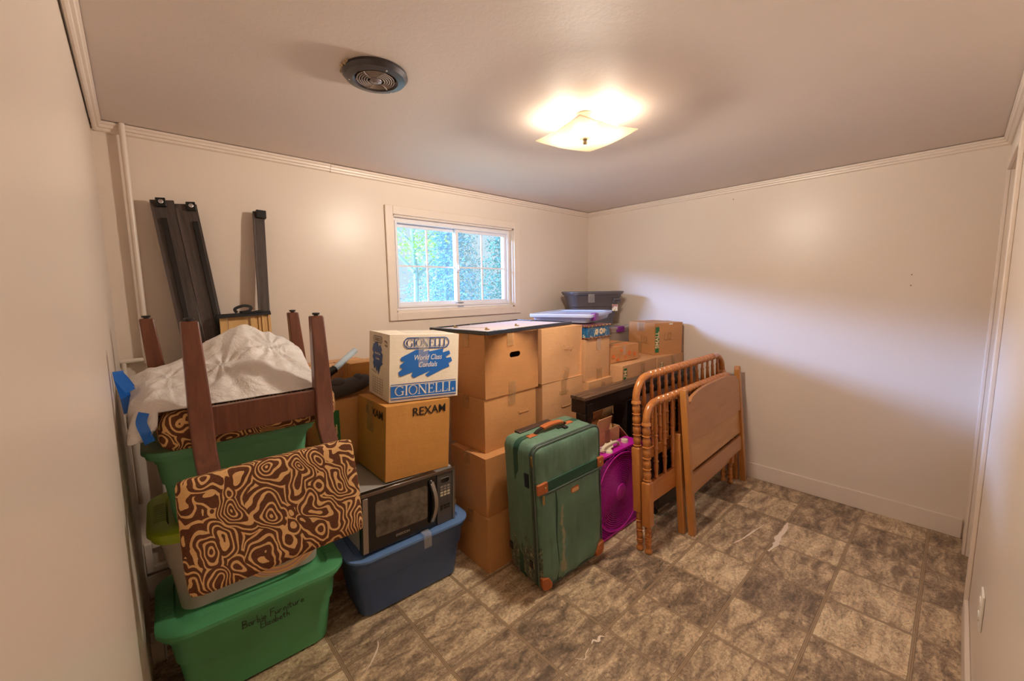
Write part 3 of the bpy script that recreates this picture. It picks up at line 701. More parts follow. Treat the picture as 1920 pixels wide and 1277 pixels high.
# support stack behind (carries the clear bin and the grey tote)
G0 = carton('brown box on the floor in the far corner', .86, .50, 0, 0, .50, .45, .31, m=CB[1])
G1 = carton('second box up in the far corner stack', .86, .50, .3105, 0, .50, .45, .31, m=CB[0])
G2 = carton('brown box in the far corner under the clear bin with the purple latch', .86, .50, .621, 0, .50, .45, .32, m=CB[2])
G3 = carton('upright brown box just left of the clear bin with the black and white fabric', .80, .47, .9415, 0, .175, .45, .205, m=CB[2], tape=False)
K0 = carton('brown box on the floor behind the second stack', .15, .49, 0, 0, .50, .45, .31, m=CB[1])
K1 = carton('second box up behind the second stack', .15, .49, .3105, 0, .50, .45, .31, m=CB[0])
K2 = carton('third box up behind the second stack', .15, .49, .621, 0, .50, .45, .31, m=CB[2])
K3 = carton('brown box behind the second stack, under the wide clear bin', .15, .49, .9315, 0, .50, .40, .315, m=CB[2])
# boxes behind the chair and the white printed box
S0 = carton('brown box on the floor behind the microwave', -1.37, .52, 0, 0, .42, .27, .335, m=CB[1])
S1 = carton('brown box two up behind the microwave, its corner just showing', -1.375, .515, .336, 0, .42, .275, .334, m=CB[0])
S2 = carton('brown box with a green SMALL stripe behind the chair leg', -1.392, .50, .6705, -.02, .43, .28, .278, m=CB[0])
stripe(S2[0], .43, .28, .278, .028, .083, .012, .235, 'SMALL', size=.044, vtext=.10)
L0 = carton('brown box on the floor against the window wall', -1.42, .80, 0, 0, .48, .22, .36, m=CB[2])
L1 = carton('second brown box up against the window wall', -1.42, .80, .3605, 0, .48, .22, .36, m=CB[1])
L2 = carton('brown box marked L5 against the window wall behind the grey pillow', -1.42, .80, .721, 0, .42, .22, .355, m=CB[2])
bm = B(); strokes(bm, hand('L5', .24, .07, .055), .0025, face_M('top', .42, .22, .3565)); mesh_from(bm, 'marker_writing', INK, L2[0])
Y2 = carton('small yellowish box between the grey pillow and the white printed box', -1.178, .655, .9495, -.05, .22, .13, .15, m=CB[3])
# ---- printed box stack on the microwave and blue bin
X = carton('brown box with bold black capital lettering on top of the microwave', -1.239, .161, .618, -.022, .338, .327, .350, t=.062, m=CB[3], group=None, tape=False, bulge=.003)
text(X[0], 'lettering', 'REXAM', face_M('front', .338, .327, .0035) @ Matrix.Translation((.222, .307, 0)), .057, INK, bold=.0004, squeeze=1.0)
text(X[0], 'lettering', 'R  XAM', face_M('left', .338, .327, .0035) @ Matrix.Translation((.205, .300, 0)), .056, INK, bold=.0004, squeeze=1.05)
tape_patch(X[0], 'left', .338, .327, .12, .19, .20, .352, off=.0045)
G = carton('white box printed with blue brush strokes and capitals, on top of the brown lettered box', -1.179, .208, .9705, -.114, .359, .30, .318, t=.060, m=CBW, group=None, tape=False, bulge=.002)
gw, gd, gh = .359, .30, .318
def gpt(x, y):
    k = (x-400)/1050; top = 180-15*k; bot = 1222-112*k; u = (x-(400+ (y-180)*(-.005)))/(1050-.03*(y-165)); return (u*gw, (1-(y-top)/(bot-top))*gh)
FM = face_M('front', gw, gd, .0028)
blob = [(545,545),(560,520),(770,405),(890,400),(880,435),(970,405),(965,430),(1190,385),(1180,445),(1285,415),(1300,465),(1225,510),(1240,530),(1310,515),(1330,575),(1270,610),(1285,660),(1180,700),(945,822),(905,790),(985,725),(740,835),(720,825),(700,795),(725,745),(545,815),(525,790),(520,745),(585,690),(545,680),(540,640),(610,580),(560,580)]
bm = B(); prism(bm, [gpt(*p) for p in blob], 0, .0005, FM); mesh_from(bm, 'brush_print', BLUEP, G[0])
for i, (x0, y0, x1, y1, m) in enumerate(((413, 968, 1388, 1146, BLUEP),)):
    bm = B(); prism(bm, [gpt(413,970), gpt(413,1156), gpt(1388,1060), gpt(1388,880)], 0, .0005, FM); mesh_from(bm, 'printed_band', BLUEP, G[0])
for a, b in ((942, 953), (1172, 1186)):
    dy = -88 if a < 1000 else -100
    bm = B(); prism(bm, [gpt(413, a), gpt(413, b), gpt(1388, b+dy), gpt(1388, a+dy)], 0, .0005, FM); mesh_from(bm, 'printed_line', BLUED, G[0])
# rounded plate round the upper name
c0 = gpt(590, 290); c1 = gpt(1288, 290); ch = gpt(900, 210)[1]-gpt(900, 385)[1]
cy0 = gpt(940, 297)[1]
bm = B(); sweep(bm, [FM @ Vector((p[0], p[1], .0004)) for p in rrect(c1[0]-c0[0]-.006, ch-.006, ch*.46, 8, cx=(c0[0]+c1[0])/2, cy=cy0)], 1, closed=True, flat=(.0045, .0006), up=(0, -1, 0)); mesh_from(bm, 'printed_ring', BLUED, G[0])
st, wd = serif('GIONELLI', 0, 0, 1); sc = gpt(1225, 290)[0]-gpt(630, 290)[0]; hh = .036
bm = B(); strokes(bm, [([(gpt(632, 290)[0]+p[0]*sc/wd, cy0-hh/2+p[1]*hh) for p in P], [v*hh*1.0 for v in Wd] if isinstance(Wd, list) else Wd*hh) for P, Wd in st], .003, FM @ Matrix.Translation((0, 0, .0004))); mesh_from(bm, 'lettering', BLUED, G[0])
ua = gpt(465, 1040)[0]; ub = gpt(1305, 1040)[0]; vb = gpt(900, 1075)[1]; hh = .0455
bm = B(); strokes(bm, [([(ua+p[0]*(ub-ua)/wd, vb+p[1]*hh) for p in P], [v*hh*1.05 for v in Wd] if isinstance(Wd, list) else Wd*hh*1.05) for P, Wd in st], .003, FM @ Matrix.Translation((0, 0, .0008))); mesh_from(bm, 'lettering', WHITEP, G[0])
text(G[0], 'lettering', '®', FM @ Matrix.Translation((ub+.011, vb+.008, .0009)), .018, WHITEP); text(G[0], 'lettering', '®', FM @ Matrix.Translation((gpt(1245, 320)[0], cy0-.012, .0006)), .010, BLUED)
p = gpt(945, 520); text(G[0], 'lettering', 'World Class', FM @ Matrix.Translation((p[0], p[1], .001)), .036, WHITEP, shear=.28, squeeze=.80)
p = gpt(942, 630); text(G[0], 'lettering', 'Cordials', FM @ Matrix.Translation((p[0], p[1], .001)), .036, WHITEP, shear=.28, squeeze=.80)
for y0 in (965, 1150):
    dy = -92; bm = B(); prism(bm, [gpt(418, y0-3), gpt(418, y0+4), gpt(1385, y0+4+dy), gpt(1385, y0-3+dy)], 0, .0005, FM @ Matrix.Translation((0, 0, .0004))); mesh_from(bm, 'printed_line', WHITEP, G[0])
# left side print
LM = face_M('left', gw, gd, .0028)
bs = [(.075,.245),(.13,.262),(.155,.235),(.175,.25),(.20,.225),(.185,.215),(.21,.205),(.20,.165),(.215,.16),(.18,.145),(.15,.10),(.14,.125),(.12,.11),(.115,.14),(.09,.12),(.07,.15),(.08,.165),(.062,.18),(.078,.2),(.06,.215)]
bm = B(); prism(bm, [(a*1.0, b*1.0+.012) for a, b in bs], 0, .0005, LM); mesh_from(bm, 'brush_print', BLUED, G[0])
bm = B(); sweep(bm, [LM @ Vector((q[0], q[1], .0003)) for q in rrect(.125, .03, .013, 5, cx=.14, cy=.285)], 1, closed=True, flat=(.003, .0005), up=(-1, 0, 0)); mesh_from(bm, 'printed_ring', INK, G[0])
bm = B(); strokes(bm, [[(.09+p[0]*.10/wd, .2765+p[1]*.016) for p in P] for P, _ in st], .0018, LM); mesh_from(bm, 'lettering', PRINTK, G[0])
text(G[0], 'lettering', 'World Class', LM @ Matrix.Translation((.14, .215, .001)), .016, WHITEP, shear=.28); text(G[0], 'lettering', 'Cordials', LM @ Matrix.Translation((.14, .19, .001)), .016, WHITEP, shear=.28)
bm = B()
for k in range(7): strokes(bm, [[(.07, .02+.012*k), (.215, .02+.012*k)]], .0012, LM)
for k in range(5): strokes(bm, [[(.07+.036*k, .015), (.07+.036*k, .10)]], .0012, LM)
mesh_from(bm, 'printed_table', PRINTK, G[0])
for ln, q in (([(.05, .125), (.12, .115)], .003), ([(.24, .285), (.27, .28)], .007), ([(.245, .265), (.272, .262)], .007)):
    bm = B(); strokes(bm, [ln], q, LM); mesh_from(bm, 'printed_mark', PRINTK, G[0])
bm = B(); prism(bm, [(.10, .05), (.14, .30), (.33, .30), (.345, .06), (.28, .02)], 0, .0005, face_M('top', gw, gd, gh+.001)); mesh_from(bm, 'tape_sheet', CTAPE, G[0])
tape_patch(G[0], 'front', gw, gd, .140, .190, .16, .315, m=CTAPE, off=.0045)

# ================================================================== plastic storage bins
def tub_rings(w, d, h, taper, r, levels):
    out = []
    for f, e in levels: out.append([Vector((p[0], p[1], f*h)) for p in rrect(w-2*taper*(1-f)+2*e, d-2*taper*(1-f)+2*e, r, 6, cx=w/2, cy=d/2)])
    return out
def tote(label, x, y, z, yaw, w, d, h, m, lidm=None, lidh=.035, r=.06, taper=.035, rot=(0, 0), over=.016, group='storage bins', lid=True, feet=0, cat='storage bin', open_=False):
    """w,d = size of the rim; h = height to the rim"""
    o = thing('storage_bin', label, cat, (x, y, z), (rot[0], rot[1], yaw), group)
    bm = B(); lev = [(0, -.012), (.03, 0), (.58, 0), (.60, .006), (.86, .006), (.88, .010), (.97, .010), (.972, .016), (1, .018)]
    rings = tub_rings(w-.036, d-.036, h, taper, r, lev)
    rings = [[p+Vector((.018, .018, 0)) for p in q] for q in rings]
    if feet:   # arched lower edge between the corners
        for q in rings[:2]:
            for p in q:
                k = max(0, 1-((p.x-w/2)/(w*.33))**2); k2 = max(0, 1-((p.y-d/2)/(d*.3))**2); 
                if min(p.y, d-p.y) < taper+.04 and not (p.x < taper+.05 or p.x > w-taper-.05): p.z += feet*k**.7
    loft(bm, rings, cap0=True, cap1=not open_)
    mesh_from(bm, 'tub', m, o, smooth=True)
    if lid:
        bm = B(); ov = over; lh = lidh; zz = h-.012
        def rr(e, z, rad): return [Vector((p[0], p[1], z)) for p in rrect(w+2*e, d+2*e, rad, 7, cx=w/2, cy=d/2)]
        loft(bm, [rr(ov-.006, zz, r+.028), rr(ov-.003, zz+lh*.45, r+.03), rr(ov+.004, zz+lh*.5, r+.034), rr(ov+.003, zz+lh*.9, r+.032), rr(ov-.005, zz+lh, r+.028), rr(-.035, zz+lh, r), rr(-.041, zz+lh-.009, r-.005), rr(-.055, zz+lh-.009, r-.01), rr(-.062, zz+lh-.003, r-.012), rr(-.10, zz+lh-.002, max(r-.03, .01))])
        mesh_from(bm, 'lid', lidm or m, o, smooth=True)
        for sx in (0, 1):   # ribbed grip pads on the two ends of the lid
            bm = B()
            for k in range(9): box(bm, (.0 if sx == 0 else w-.034), (.034 if sx == 0 else w), d*.3+k*d*.05, d*.3+k*d*.05+.005, zz+lh-.0005, zz+lh+.0012)
            mesh_from(bm, 'lid_grip', lidm or m, o)
    return o
GREEN = plastic('green_bin_plastic', '4F9A66', .42); GREEN2 = plastic('dusty_green_plastic', '62A276', .5, dust='A9B08E'); LIME = plastic('lime_plastic', '9CB020', .35)
BLUE = plastic('blue_bin_plastic', '3F567E', .4); BLUEL = plastic('blue_rim_plastic', '5D7DAE', .4); GREYB = plastic('grey_tote_plastic', '5E5A5E', .4)
CLEAR = NT('cloudy_clear_plastic'); CLEAR.col(hexc('CFC3B8')); CLEAR.b.inputs['Roughness'].default_value = .25; CLEAR.b.inputs['Alpha'].default_value = .62; CLEAR = CLEAR.m
ICE = NT('icy_clear_plastic'); ICE.col(hexc('DCE4F2')); ICE.b.inputs['Roughness'].default_value = .15; ICE.b.inputs['Alpha'].default_value = .55; ICE = ICE.m

g1 = tote('bottom green bin with black handwriting on its front', -2.045, .155, 0, -.035, .585, .40, .322, GREEN, r=.06, taper=.035)
bm = B(); W1 = face_M('front', .585, .4, .0)
HM = Matrix.Translation((.018, .010, 0)) @ Matrix.Rotation(-.11, 4, 'X')
def on_front(v, off=.002): return off
WM = Matrix(((1,0,0,.0),(0,0,-1,-.0005),(0,1,0,0),(0,0,0,1)))
tl = Matrix.Translation((0, .0095, 0)) 
strokes(bm, hand('Barbie Furniture', .222, .250, .0285), .0026, tl @ WM); strokes(bm, hand('Elizabeth', .278, .218, .026), .0026, tl @ Matrix.Translation((0, .003, 0)) @ WM); mesh_from(bm, 'marker_writing', INK, g1)
bm = B(); box(bm, .30, .335, -.0135, -.0125, .325, .330); mesh_from(bm, 'label_scrap', WHITEP, g1)
g2 = tote('cloudy clear bin with a lime green lid, middle of the stack by the left wall', -2.035, .19, .3455, -.03, .56, .38, .315, CLEAR, LIME, r=.06, taper=.03, lidh=.042)
bm = B(); cyy = -.0
RB = NT('swirl_sticker'); 
wv = RB.new('ShaderNodeTexWave', wave_type='RINGS', rings_direction='SPHERICAL'); wv.inputs['Scale'].default_value = 9; wv.inputs['Distortion'].default_value = 1.2; RB.link(RB.mapping((1, 0, 1), loc=(-.37, 0, -.155)), wv.inputs['Vector'])
RB.col(RB.ramp(wv.outputs[1], [(.0, hexc('B99886')), (.2, hexc('D8744A')), (.35, hexc('F0C48A')), (.5, hexc('E08A3C')), (.65, hexc('D9C66A')), (.8, hexc('B06A5A')), (1, hexc('C8A090'))])); RB.b.inputs['Roughness'].default_value = .4; RB = RB.m
bm = B(); P = []
for k in range(21):
    a = pi + .15 + (pi-.3)*k/20; P.append((.37+.145*cos(a), .155+.125*sin(a)))
for k in range(21):
    a = 2*pi-.15-(pi-.3)*k/20; P.append((.37+.112*cos(a), .165+.098*sin(a)))
prism(bm, P, 0, .0006, Matrix.Translation((0, .022, 0)) @ Matrix.Rotation(radians(5), 4, 'X') @ WM); mesh_from(bm, 'sticker', RB, g2)
# contents dimly seen through the cloudy plastic
bm = B(); random.seed(5)
for k in range(9): sbox(bm, (.10+.045*k, .17+.05*random.random(), .09+.02*random.random()), (.04, .12, .14), Matrix.Rotation(random.uniform(-.2, .2), 4, 'Z'))
mesh_from(bm, 'contents', mat('muted_contents', '8A6F72', .8, var=.4, vscale=15), g2, bevel=.004)
g3 = tote('dusty green bin on top of the lime lid, under the upturned chair', -2.022, .148, .691, -.01, .495, .39, .272, GREEN2, r=.055, taper=.03)
g4 = tote('blue bin on the floor under the microwave', -1.428, .120, 0, -.050, .61, .36, .310, BLUE, BLUEL, lidh=.022, r=.055, taper=.035, feet=.022, over=.006)
tp = bpy.data.objects
bm = B(); box(bm, .335, .375, -.0155, -.0145, .262, .332); box(bm, .335, .375, -.0155, .02, .332, .3328); mesh_from(bm, 'tape_strip', CTAPE, g4)
# grey tote in the far corner
gt = tote('dark grey tote with a sticker, high in the far corner', .800, .722, 1.157, radians(-28.8), .50, .28, .290, GREYB, r=.045, taper=.05, lidh=.030, over=.012)
STK = NT('tote_sticker'); v = STK.new('ShaderNodeTexVoronoi'); v.inputs['Scale'].default_value = 45; STK.link(STK.tc.outputs['Object'], v.inputs[0]); STK.col(STK.ramp(STK.sep(v.outputs['Color'])[0], [(0, hexc('EFE9E0')), (.7, hexc('EFE9E0')), (.75, hexc('C8C23A')), (.9, hexc('B98A8A')), (.97, hexc('3B3560'))], 'CONSTANT')); STK = STK.m
bm = B(); box(bm, .385, .440, -.0015, .0, .13, .190, Matrix.Translation((0, .0165, 0)) @ Matrix.Rotation(radians(0), 4, 'X')); mesh_from(bm, 'sticker', STK, gt)
bm = B(); box(bm, .395, .465, .004, .020, .225, .245); box(bm, .395, .405, .006, .020, .20, .245); box(bm, .455, .465, .006, .020, .20, .245); mesh_from(bm, 'handle', GREYB, gt, bevel=.004)
bm = B(); box(bm, .14, .20, -.0150, -.014, .21, .285); mesh_from(bm, 'tape_strip', CTAPE, gt)
# clear bins with purple latches
PURP = plastic('purple_latch', '7B2C8C', .35)
def latch_bin(label, x, y, z, yaw, w, d, h, cm, contents, latch):
    o = thing('latch_bin', label, 'storage bin', (x, y, z), (0, 0, yaw), 'clear bins with purple latches')
    bm = B(); loft(bm, tub_rings(w, d, h, .02, .03, [(0, -.004), (.03, 0), (.8, 0), (.82, .004), (1, .004)])); mesh_from(bm, 'tub', cm, o, smooth=True)
    bm = B(); rr = lambda e, zz: [Vector((p[0], p[1], zz)) for p in rrect(w+2*e, d+2*e, .03, 6, cx=w/2, cy=d/2)]
    loft(bm, [rr(.012, h-.010), rr(.014, h+.006), rr(.010, h+.012), rr(-.02, h+.012), rr(-.026, h+.006), rr(-.06, h+.006)]); mesh_from(bm, 'lid', ICE if cm == ICE else CLEAR, o, smooth=True)
    for side, u in latch:
        bm = B()
        if side == 'front': box(bm, u, u+.09, -.020, .016, h-.034, h+.016)
        else: box(bm, -.020, .016, d-u-.09, d-u, h-.034, h+.016)
        mesh_from(bm, 'latch', PURP, o, bevel=.004)
    for c in contents:
        bm = B(); sbox(bm, c[0], c[1], Matrix.Rotation(c[2], 4, 'Z')); mesh_from(bm, 'contents', c[3], o, bevel=.006)
    return o
PK = mat('pink_fabric', 'E0508A', .8, var=.25, vscale=30); CO = mat('coral_fabric', 'E0605A', .8, var=.25, vscale=40); BL = mat('blue_fabric', '6A8FD8', .8, var=.3, vscale=30)
BWF = NT('swirl_fabric'); n = BWF.noise(BWF.mapping(), 22, 3, .5, 1.5); BWF.col(BWF.ramp(BWF.math('SINE', BWF.math('MULTIPLY', n, 60)), [(.45, hexc('2C2628')), (.5, hexc('D8CCCB'))])); BWF = BWF.m
latch_bin('wide flat clear bin with a purple latch, below the window', .262, .132, 1.2515, .375, .62, .44, .050, ICE,
    [((.11, .22, .026), (.14, .34, .040), .05, BL), ((.28, .22, .026), (.14, .36, .040), -.05, PK), ((.45, .2, .026), (.16, .30, .042), .05, CO)], [('front', .05)])
latch_bin('small clear bin with a purple latch and black and white fabric, under the grey tote', .995, .48, .9435, -.1, .36, .42, .196, CLEAR,
    [((.15, .16, .085), (.22, .24, .15), 0, BWF), ((.035, .16, .08), (.03, .2, .15), 0, PK)], [('front', .10)])

# blue decorated case with rivets
CASEB = NT('blue_painted_case'); n = CASEB.noise(CASEB.mapping((1, 1, 1)), 38, 4, .6, .8); CASEB.col(CASEB.ramp(n, [(.3, hexc('16385A')), (.52, hexc('25638A')), (.60, hexc('3E7FA0')), (.63, hexc('D8C49A'))])); CASEB.b.inputs['Roughness'].default_value = .35; CASEB = CASEB.m
LTHR = wood('dark_leather', '4E2416', '7A4026', .4, 8)
t = thing('decorated_case', 'blue painted case with riveted brown edges on the tall narrow box', 'case', (.165, .085, 1.1520), (0, 0, .03))
bm = B(); box(bm, .004, .272, .004, .286, .002, .088); mesh_from(bm, 'case_body', CASEB, t, bevel=.003)
bm = B()
for z in (0, .080): box(bm, -.003, .279, -.003, .293, z, z+.012)
mesh_from(bm, 'leather_edging', LTHR, t, bevel=.003)
RV = BRASS
for z in (.006, .086):
    for k in range(7):
        bm = B(); lathe(bm, [(.0045, 0), (.0035, .002), (0, .0028)], 8, Matrix.Translation((.01+.043*k, -.003, z)) @ Matrix.Rotation(pi/2, 4, 'X')); mesh_from(bm, 'rivet', RV, t, smooth=True)
    for k in range(6):
        bm = B(); lathe(bm, [(.0045, 0), (.0035, .002), (0, .0028)], 8, Matrix.Translation((-.003, .02+.05*k, z)) @ Matrix.Rotation(-pi/2, 4, 'Y')); mesh_from(bm, 'rivet', RV, t, smooth=True)
bm = B(); random.seed(8)
for cx0, r in ((.11, .02), (.165, .026), (.20, .016)):
    for k in range(7):
        a = k*2*pi/7; prism(bm, [(cx0+r*.55*cos(a)+.007*cos(q*pi/3), .046+r*.55*sin(a)+.010*sin(q*pi/3)) for q in range(6)], 0, .0006, Matrix(((1,0,0,0),(0,0,-1,.0035),(0,1,0,0),(0,0,0,1))))
mesh_from(bm, 'painted_motif', mat('cream_motif', 'E6CDA6', .5), t)

# picture frame lying face down across the tall stacks
FRM = mat('black_frame_lacquer', '0E0C0D', .22, coat=.4); BKG = mat('frame_backing', 'C9B6B4', .6, var=.05)
fc = [Vector((-.676, .591)), Vector((-.693, .061)), Vector((.118, .219)), Vector((.073, .732))]
e = ((fc[2]-fc[1])).normalized(); ang_f = math.atan2(e.y, e.x)*.6
t = thing('picture_frame', 'large black picture frame lying face down across the tall box stacks', 'picture frame', (-.690, .070, 1.2545), (0, 0, .12))
fw, fd = .80, .475
bm = B(); frame_w = .022
for a in ((0, fw, 0, frame_w), (0, fw, fd-frame_w, fd), (0, frame_w, frame_w, fd-frame_w), (fw-frame_w, fw, frame_w, fd-frame_w)): box(bm, a[0], a[1], a[2], a[3], 0, .020)
mesh_from(bm, 'frame_moulding', FRM, t, bevel=.002)
bm = B(); box(bm, frame_w, fw-frame_w, frame_w, fd-frame_w, .006, .013); mesh_from(bm, 'backing_board', BKG, t)
bm = B(); box(bm, .004, fw*.985, .004, fd*.9, -.0025, -.0005); mesh_from(bm, 'cardboard_sheet', CB[1], t)
for u, v in ((.10, .05), (.30, .45), (.55, .50), (.70, .48), (.60, .03), (.75, .30), (.05, .35), (.36, .02)):
    bm = B(); sbox(bm, (min(max(u, .035), fw-.035), min(max(v, .035), fd-.035), .0155), (.016, .006, .004)); mesh_from(bm, 'backing_clip', CHROME, t)
for u, v in ((.12, .12), (.12, .38), (.40, .14)):
    bm = B(); sbox(bm, (u, v, .017), (.010, .028, .005)); lathe(bm, [(.005, .0), (.005, .010), (0, .011)], 8, Matrix.Translation((u, v+.008, .017))); mesh_from(bm, 'hanger_bracket', BRASS, t)
bm = B(); sweep(bm, wave_line([(.12, .12, .02), (.2, .2, .015), (.16, .3, .0155), (.12, .38, .02)], 6), .0009, 5); mesh_from(bm, 'hanging_wire', CHROME, t)

# ================================================================== microwave
t = thing('microwave', 'grey and black microwave on the blue bin', 'microwave', (-1.376, .132, .337), (0, .035, -.009))
mw, md, mh = .487, .35, .277
SIDEM = mat('microwave_grey', 'B8B4B0', .35, .3); MBLK = mat('microwave_black', '141112', .18, coat=.3, var=.3, vscale=12); DGL = NT('dusty_door_glass'); DGL.col(DGL.ramp(DGL.noise(DGL.mapping(), 14, 6, .7), [(.35, hexc('40372E')), (.7, hexc('75695A'))])); DGL.b.inputs['Roughness'].default_value = .2; DGL = DGL.m
STEEL = mat('brushed_silver', 'A49C94', .3, .85, var=.1, vscale=40, stretch=(1, 1, 20)); PANEL = mat('panel_grey', '4E4946', .35)
bm = B(); box(bm, .004, mw-.004, .028, md, .004, mh-.002); mesh_from(bm, 'casing', SIDEM, t, bevel=.004)
door = None
bm = B(); box(bm, 0, mw*.775, 0, .027, 0, mh); door = mesh_from(bm, 'door', MBLK, t, bevel=.003)
bm = B(); prism(bm, rrect(.262, .165, .012, cx=.195, cy=.142), 0, .0015, Matrix(((1,0,0,0),(0,0,-1,-.0003),(0,1,0,0),(0,0,0,1)))); mesh_from(bm, 'window', DGL, door)
bm = B(); box(bm, .006, .030, -.003, -.0005, .004, mh-.022); mesh_from(bm, 'side_trim', STEEL, door, bevel=.001)
bm = B(); box(bm, 0, mw, -.004, .0, mh-.016, mh); mesh_from(bm, 'top_trim', mat('dusty_top_trim', '6B5A4E', .35, .5), t, bevel=.0015)
bm = B(); sweep(bm, [(.347+.012*sin(pi*k/12)*1.0, -.006-.022*sin(pi*k/12), .035+.20*k/12) for k in range(13)], 1, flat=(.018, .010), up=(0, -1, 0)); mesh_from(bm, 'door_handle', STEEL, door, smooth=True)
bm = B(); sweep(bm, [(.338+.012*sin(pi*k/12), -.004-.014*sin(pi*k/12), .03+.21*k/12) for k in range(13)], 1, flat=(.012, .012), up=(0, -1, 0)); mesh_from(bm, 'handle_back_rail', MBLK, door, smooth=True)  # black curved rail just behind and left of the silver handle
text(door, 'lettering', 'EMERSON', Matrix(((1,0,0,.195),(0,0,-1,-.0012),(0,1,0,.034),(0,0,0,1))), .016, STEEL, bold=.0004)
bm = B(); box(bm, mw*.785, mw-.016, 0, .027, 0, mh-.016); pn = mesh_from(bm, 'control_panel', PANEL, t, bevel=.002)
bm = B(); box(bm, mw-.014, mw, -.002, .027, 0, mh-.016); mesh_from(bm, 'side_trim', STEEL, t, bevel=.002)
FP = Matrix(((1,0,0,0),(0,0,-1,-.0003),(0,1,0,0),(0,0,0,1)))
cxp = (mw*.785+mw-.016)/2
bm = B(); sweep(bm, [FP @ Vector((p[0], p[1], .0006)) for p in rrect(.052, .024, .009, 5, cx=cxp, cy=.222)], .0011, 6); mesh_from(bm, 'display_bezel', STEEL, pn)
bm = B(); prism(bm, rrect(.050, .022, .008, cx=cxp, cy=.222), 0, .0008, FP); mesh_from(bm, 'display', MBLK, pn)
BL1 = mat('button_light', 'C9BCA0', .5); BL2 = mat('button_dark', '221F1E', .4); BL3 = mat('button_grey', '8D8378', .5)
rows = [(.190, BL3), (.176, BL3), (.161, BL1), (.147, BL1), (.127, PANEL), (.113, PANEL), (.092, BL2), (.078, BL2)]
for zr, m in rows:
    for k in range(3):
        bm = B(); box(bm, cxp-.027+.020*k, cxp-.027+.020*k+.015, -.0022, -.0002, zr-.0045, zr+.0045); mesh_from(bm, 'button', m, pn)
# ================================================================== upturned dining chair with printed upholstery
def hide_mat():
    t = NT('patterned_upholstery')
    m = t.mapping((1, 1, 1), rot=(0, radians(22), 0)); d = t.noise(m, 5.5, 2, .5)
    dv = t.new('ShaderNodeVectorMath', operation='ADD'); t.link(m, dv.inputs[0])
    sc = t.new('ShaderNodeTexNoise'); sc.inputs['Scale'].default_value = 9; sc.inputs['Detail'].default_value = 1.5; t.link(m, sc.inputs[0])
    ml = t.new('ShaderNodeVectorMath', operation='SCALE'); ml.inputs['Scale'].default_value = .13; t.link(sc.outputs['Color'], ml.inputs[0]); t.link(ml.outputs[0], dv.inputs[1])
    st = t.new('ShaderNodeMapping'); st.inputs['Scale'].default_value = (1.6, 1.2, .80); t.link(dv.outputs[0], st.inputs[0])
    vo = t.new('ShaderNodeTexVoronoi', feature='F1'); vo.inputs['Scale'].default_value = 9.3; vo.inputs['Randomness'].default_value = .85; t.link(st.outputs[0], vo.inputs['Vector'])
    ph = t.math('MULTIPLY', t.math('ADD', vo.outputs['Distance'], t.math('MULTIPLY', t.noise(m, 16, 2, .5), .13)), 41)
    s = t.math('SINE', ph)
    fuzz = t.math('MULTIPLY', t.math('SUBTRACT', t.noise(t.mapping((60, 60, 380)), 2, 2, .5), .5), .5)
    k = t.ramp(t.math('ADD', s, fuzz), [(.38, 0.0), (.46, 1.0)])
    k = t.ramp(t.math('ADD', t.math('MULTIPLY', t.math('ADD', s, fuzz), .5), .5), [(.30, 0.0), (.33, 1.0)])
    wv = t.noise(t.mapping((40, 40, 600)), 3, 2, .6)
    br = t.ramp(wv, [(.35, hexc('4E2C1E')), (.65, hexc('6E4630'))]); tn = t.ramp(wv, [(.35, hexc('C99B63')), (.65, hexc('DDB27C'))])
    t.col(t.mix(k, tn, br)); t.b.inputs['Roughness'].default_value = .85; t.b.inputs['Specular IOR Level'].default_value = .15
    t.bump(wv, .3, .002); return t.m
HIDE = hide_mat(); DWOOD = wood('dark_red_brown_wood', '4B2213', '6E3A22', .32, 4, (12, 12, 1.2)); GLIDE = mat('black_glide', '1A1818', .4)
ch = thing('dining_chair', 'upturned dining chair with brown legs and a swirling brown and tan upholstery', 'chair', (-1.72, .25, 1.0))
def soft_box(name, m, parent, x0, x1, y0, y1, z0, z1, r, M=None, puff=.006, n=10):
    """cushion: rounded box with puffed faces"""
    bm = B(); bmesh.ops.create_cube(bm, size=2); bmesh.ops.subdivide_edges(bm, edges=bm.edges, cuts=n, use_grid_fill=True)
    sx, sy, sz = (x1-x0)/2, (y1-y0)/2, (z1-z0)/2; c = Vector(((x0+x1)/2, (y0+y1)/2, (z0+z1)/2))
    for v in bm.verts:
        p = Vector((v.co.x*sx, v.co.y*sy, v.co.z*sz)); q = Vector((max(-sx+r, min(sx-r, p.x)), max(-sy+r, min(sy-r, p.y)), max(-sz+r, min(sz-r, p.z))))
        dd = p-q
        if dd.length > 0: p = q + dd.normalized()*r
        u, w, h2 = 1-(p.x/sx)**2, 1-(p.y/sy)**2, 1-(p.z/sz)**2
        nn = v.co.copy(); k = max(abs(nn.x), abs(nn.y), abs(nn.z)); ax = [abs(a) >= k-1e-4 for a in nn]
        if ax[2]: p.z += math.copysign(puff*max(0, u*w), nn.z)
        if ax[1]: p.y += math.copysign(puff*max(0, u*h2), nn.y)
        if ax[0]: p.x += math.copysign(puff*max(0, w*h2), nn.x)
        p += Vector((mnoise.noise(p*14), mnoise.noise(p*14+Vector((9, 0, 0))), mnoise.noise(p*14+Vector((0, 9, 0)))))*.002
        v.co = c+p
        if M is not None: v.co = M @ v.co
    return mesh_from(bm, name, m, parent, smooth=True, sharp=False)
O = Vector((1.72, -.25, -1.0))   # world -> chair space shift
def W2(p): return Vector(p)+O
def SH(M=None): return Matrix.Translation(O) @ (M or Matrix.Identity(4))
soft_box('seat', HIDE, ch, -1.995, -1.462, .052, .545, .994, 1.128, .045, SH(), .004, 16)
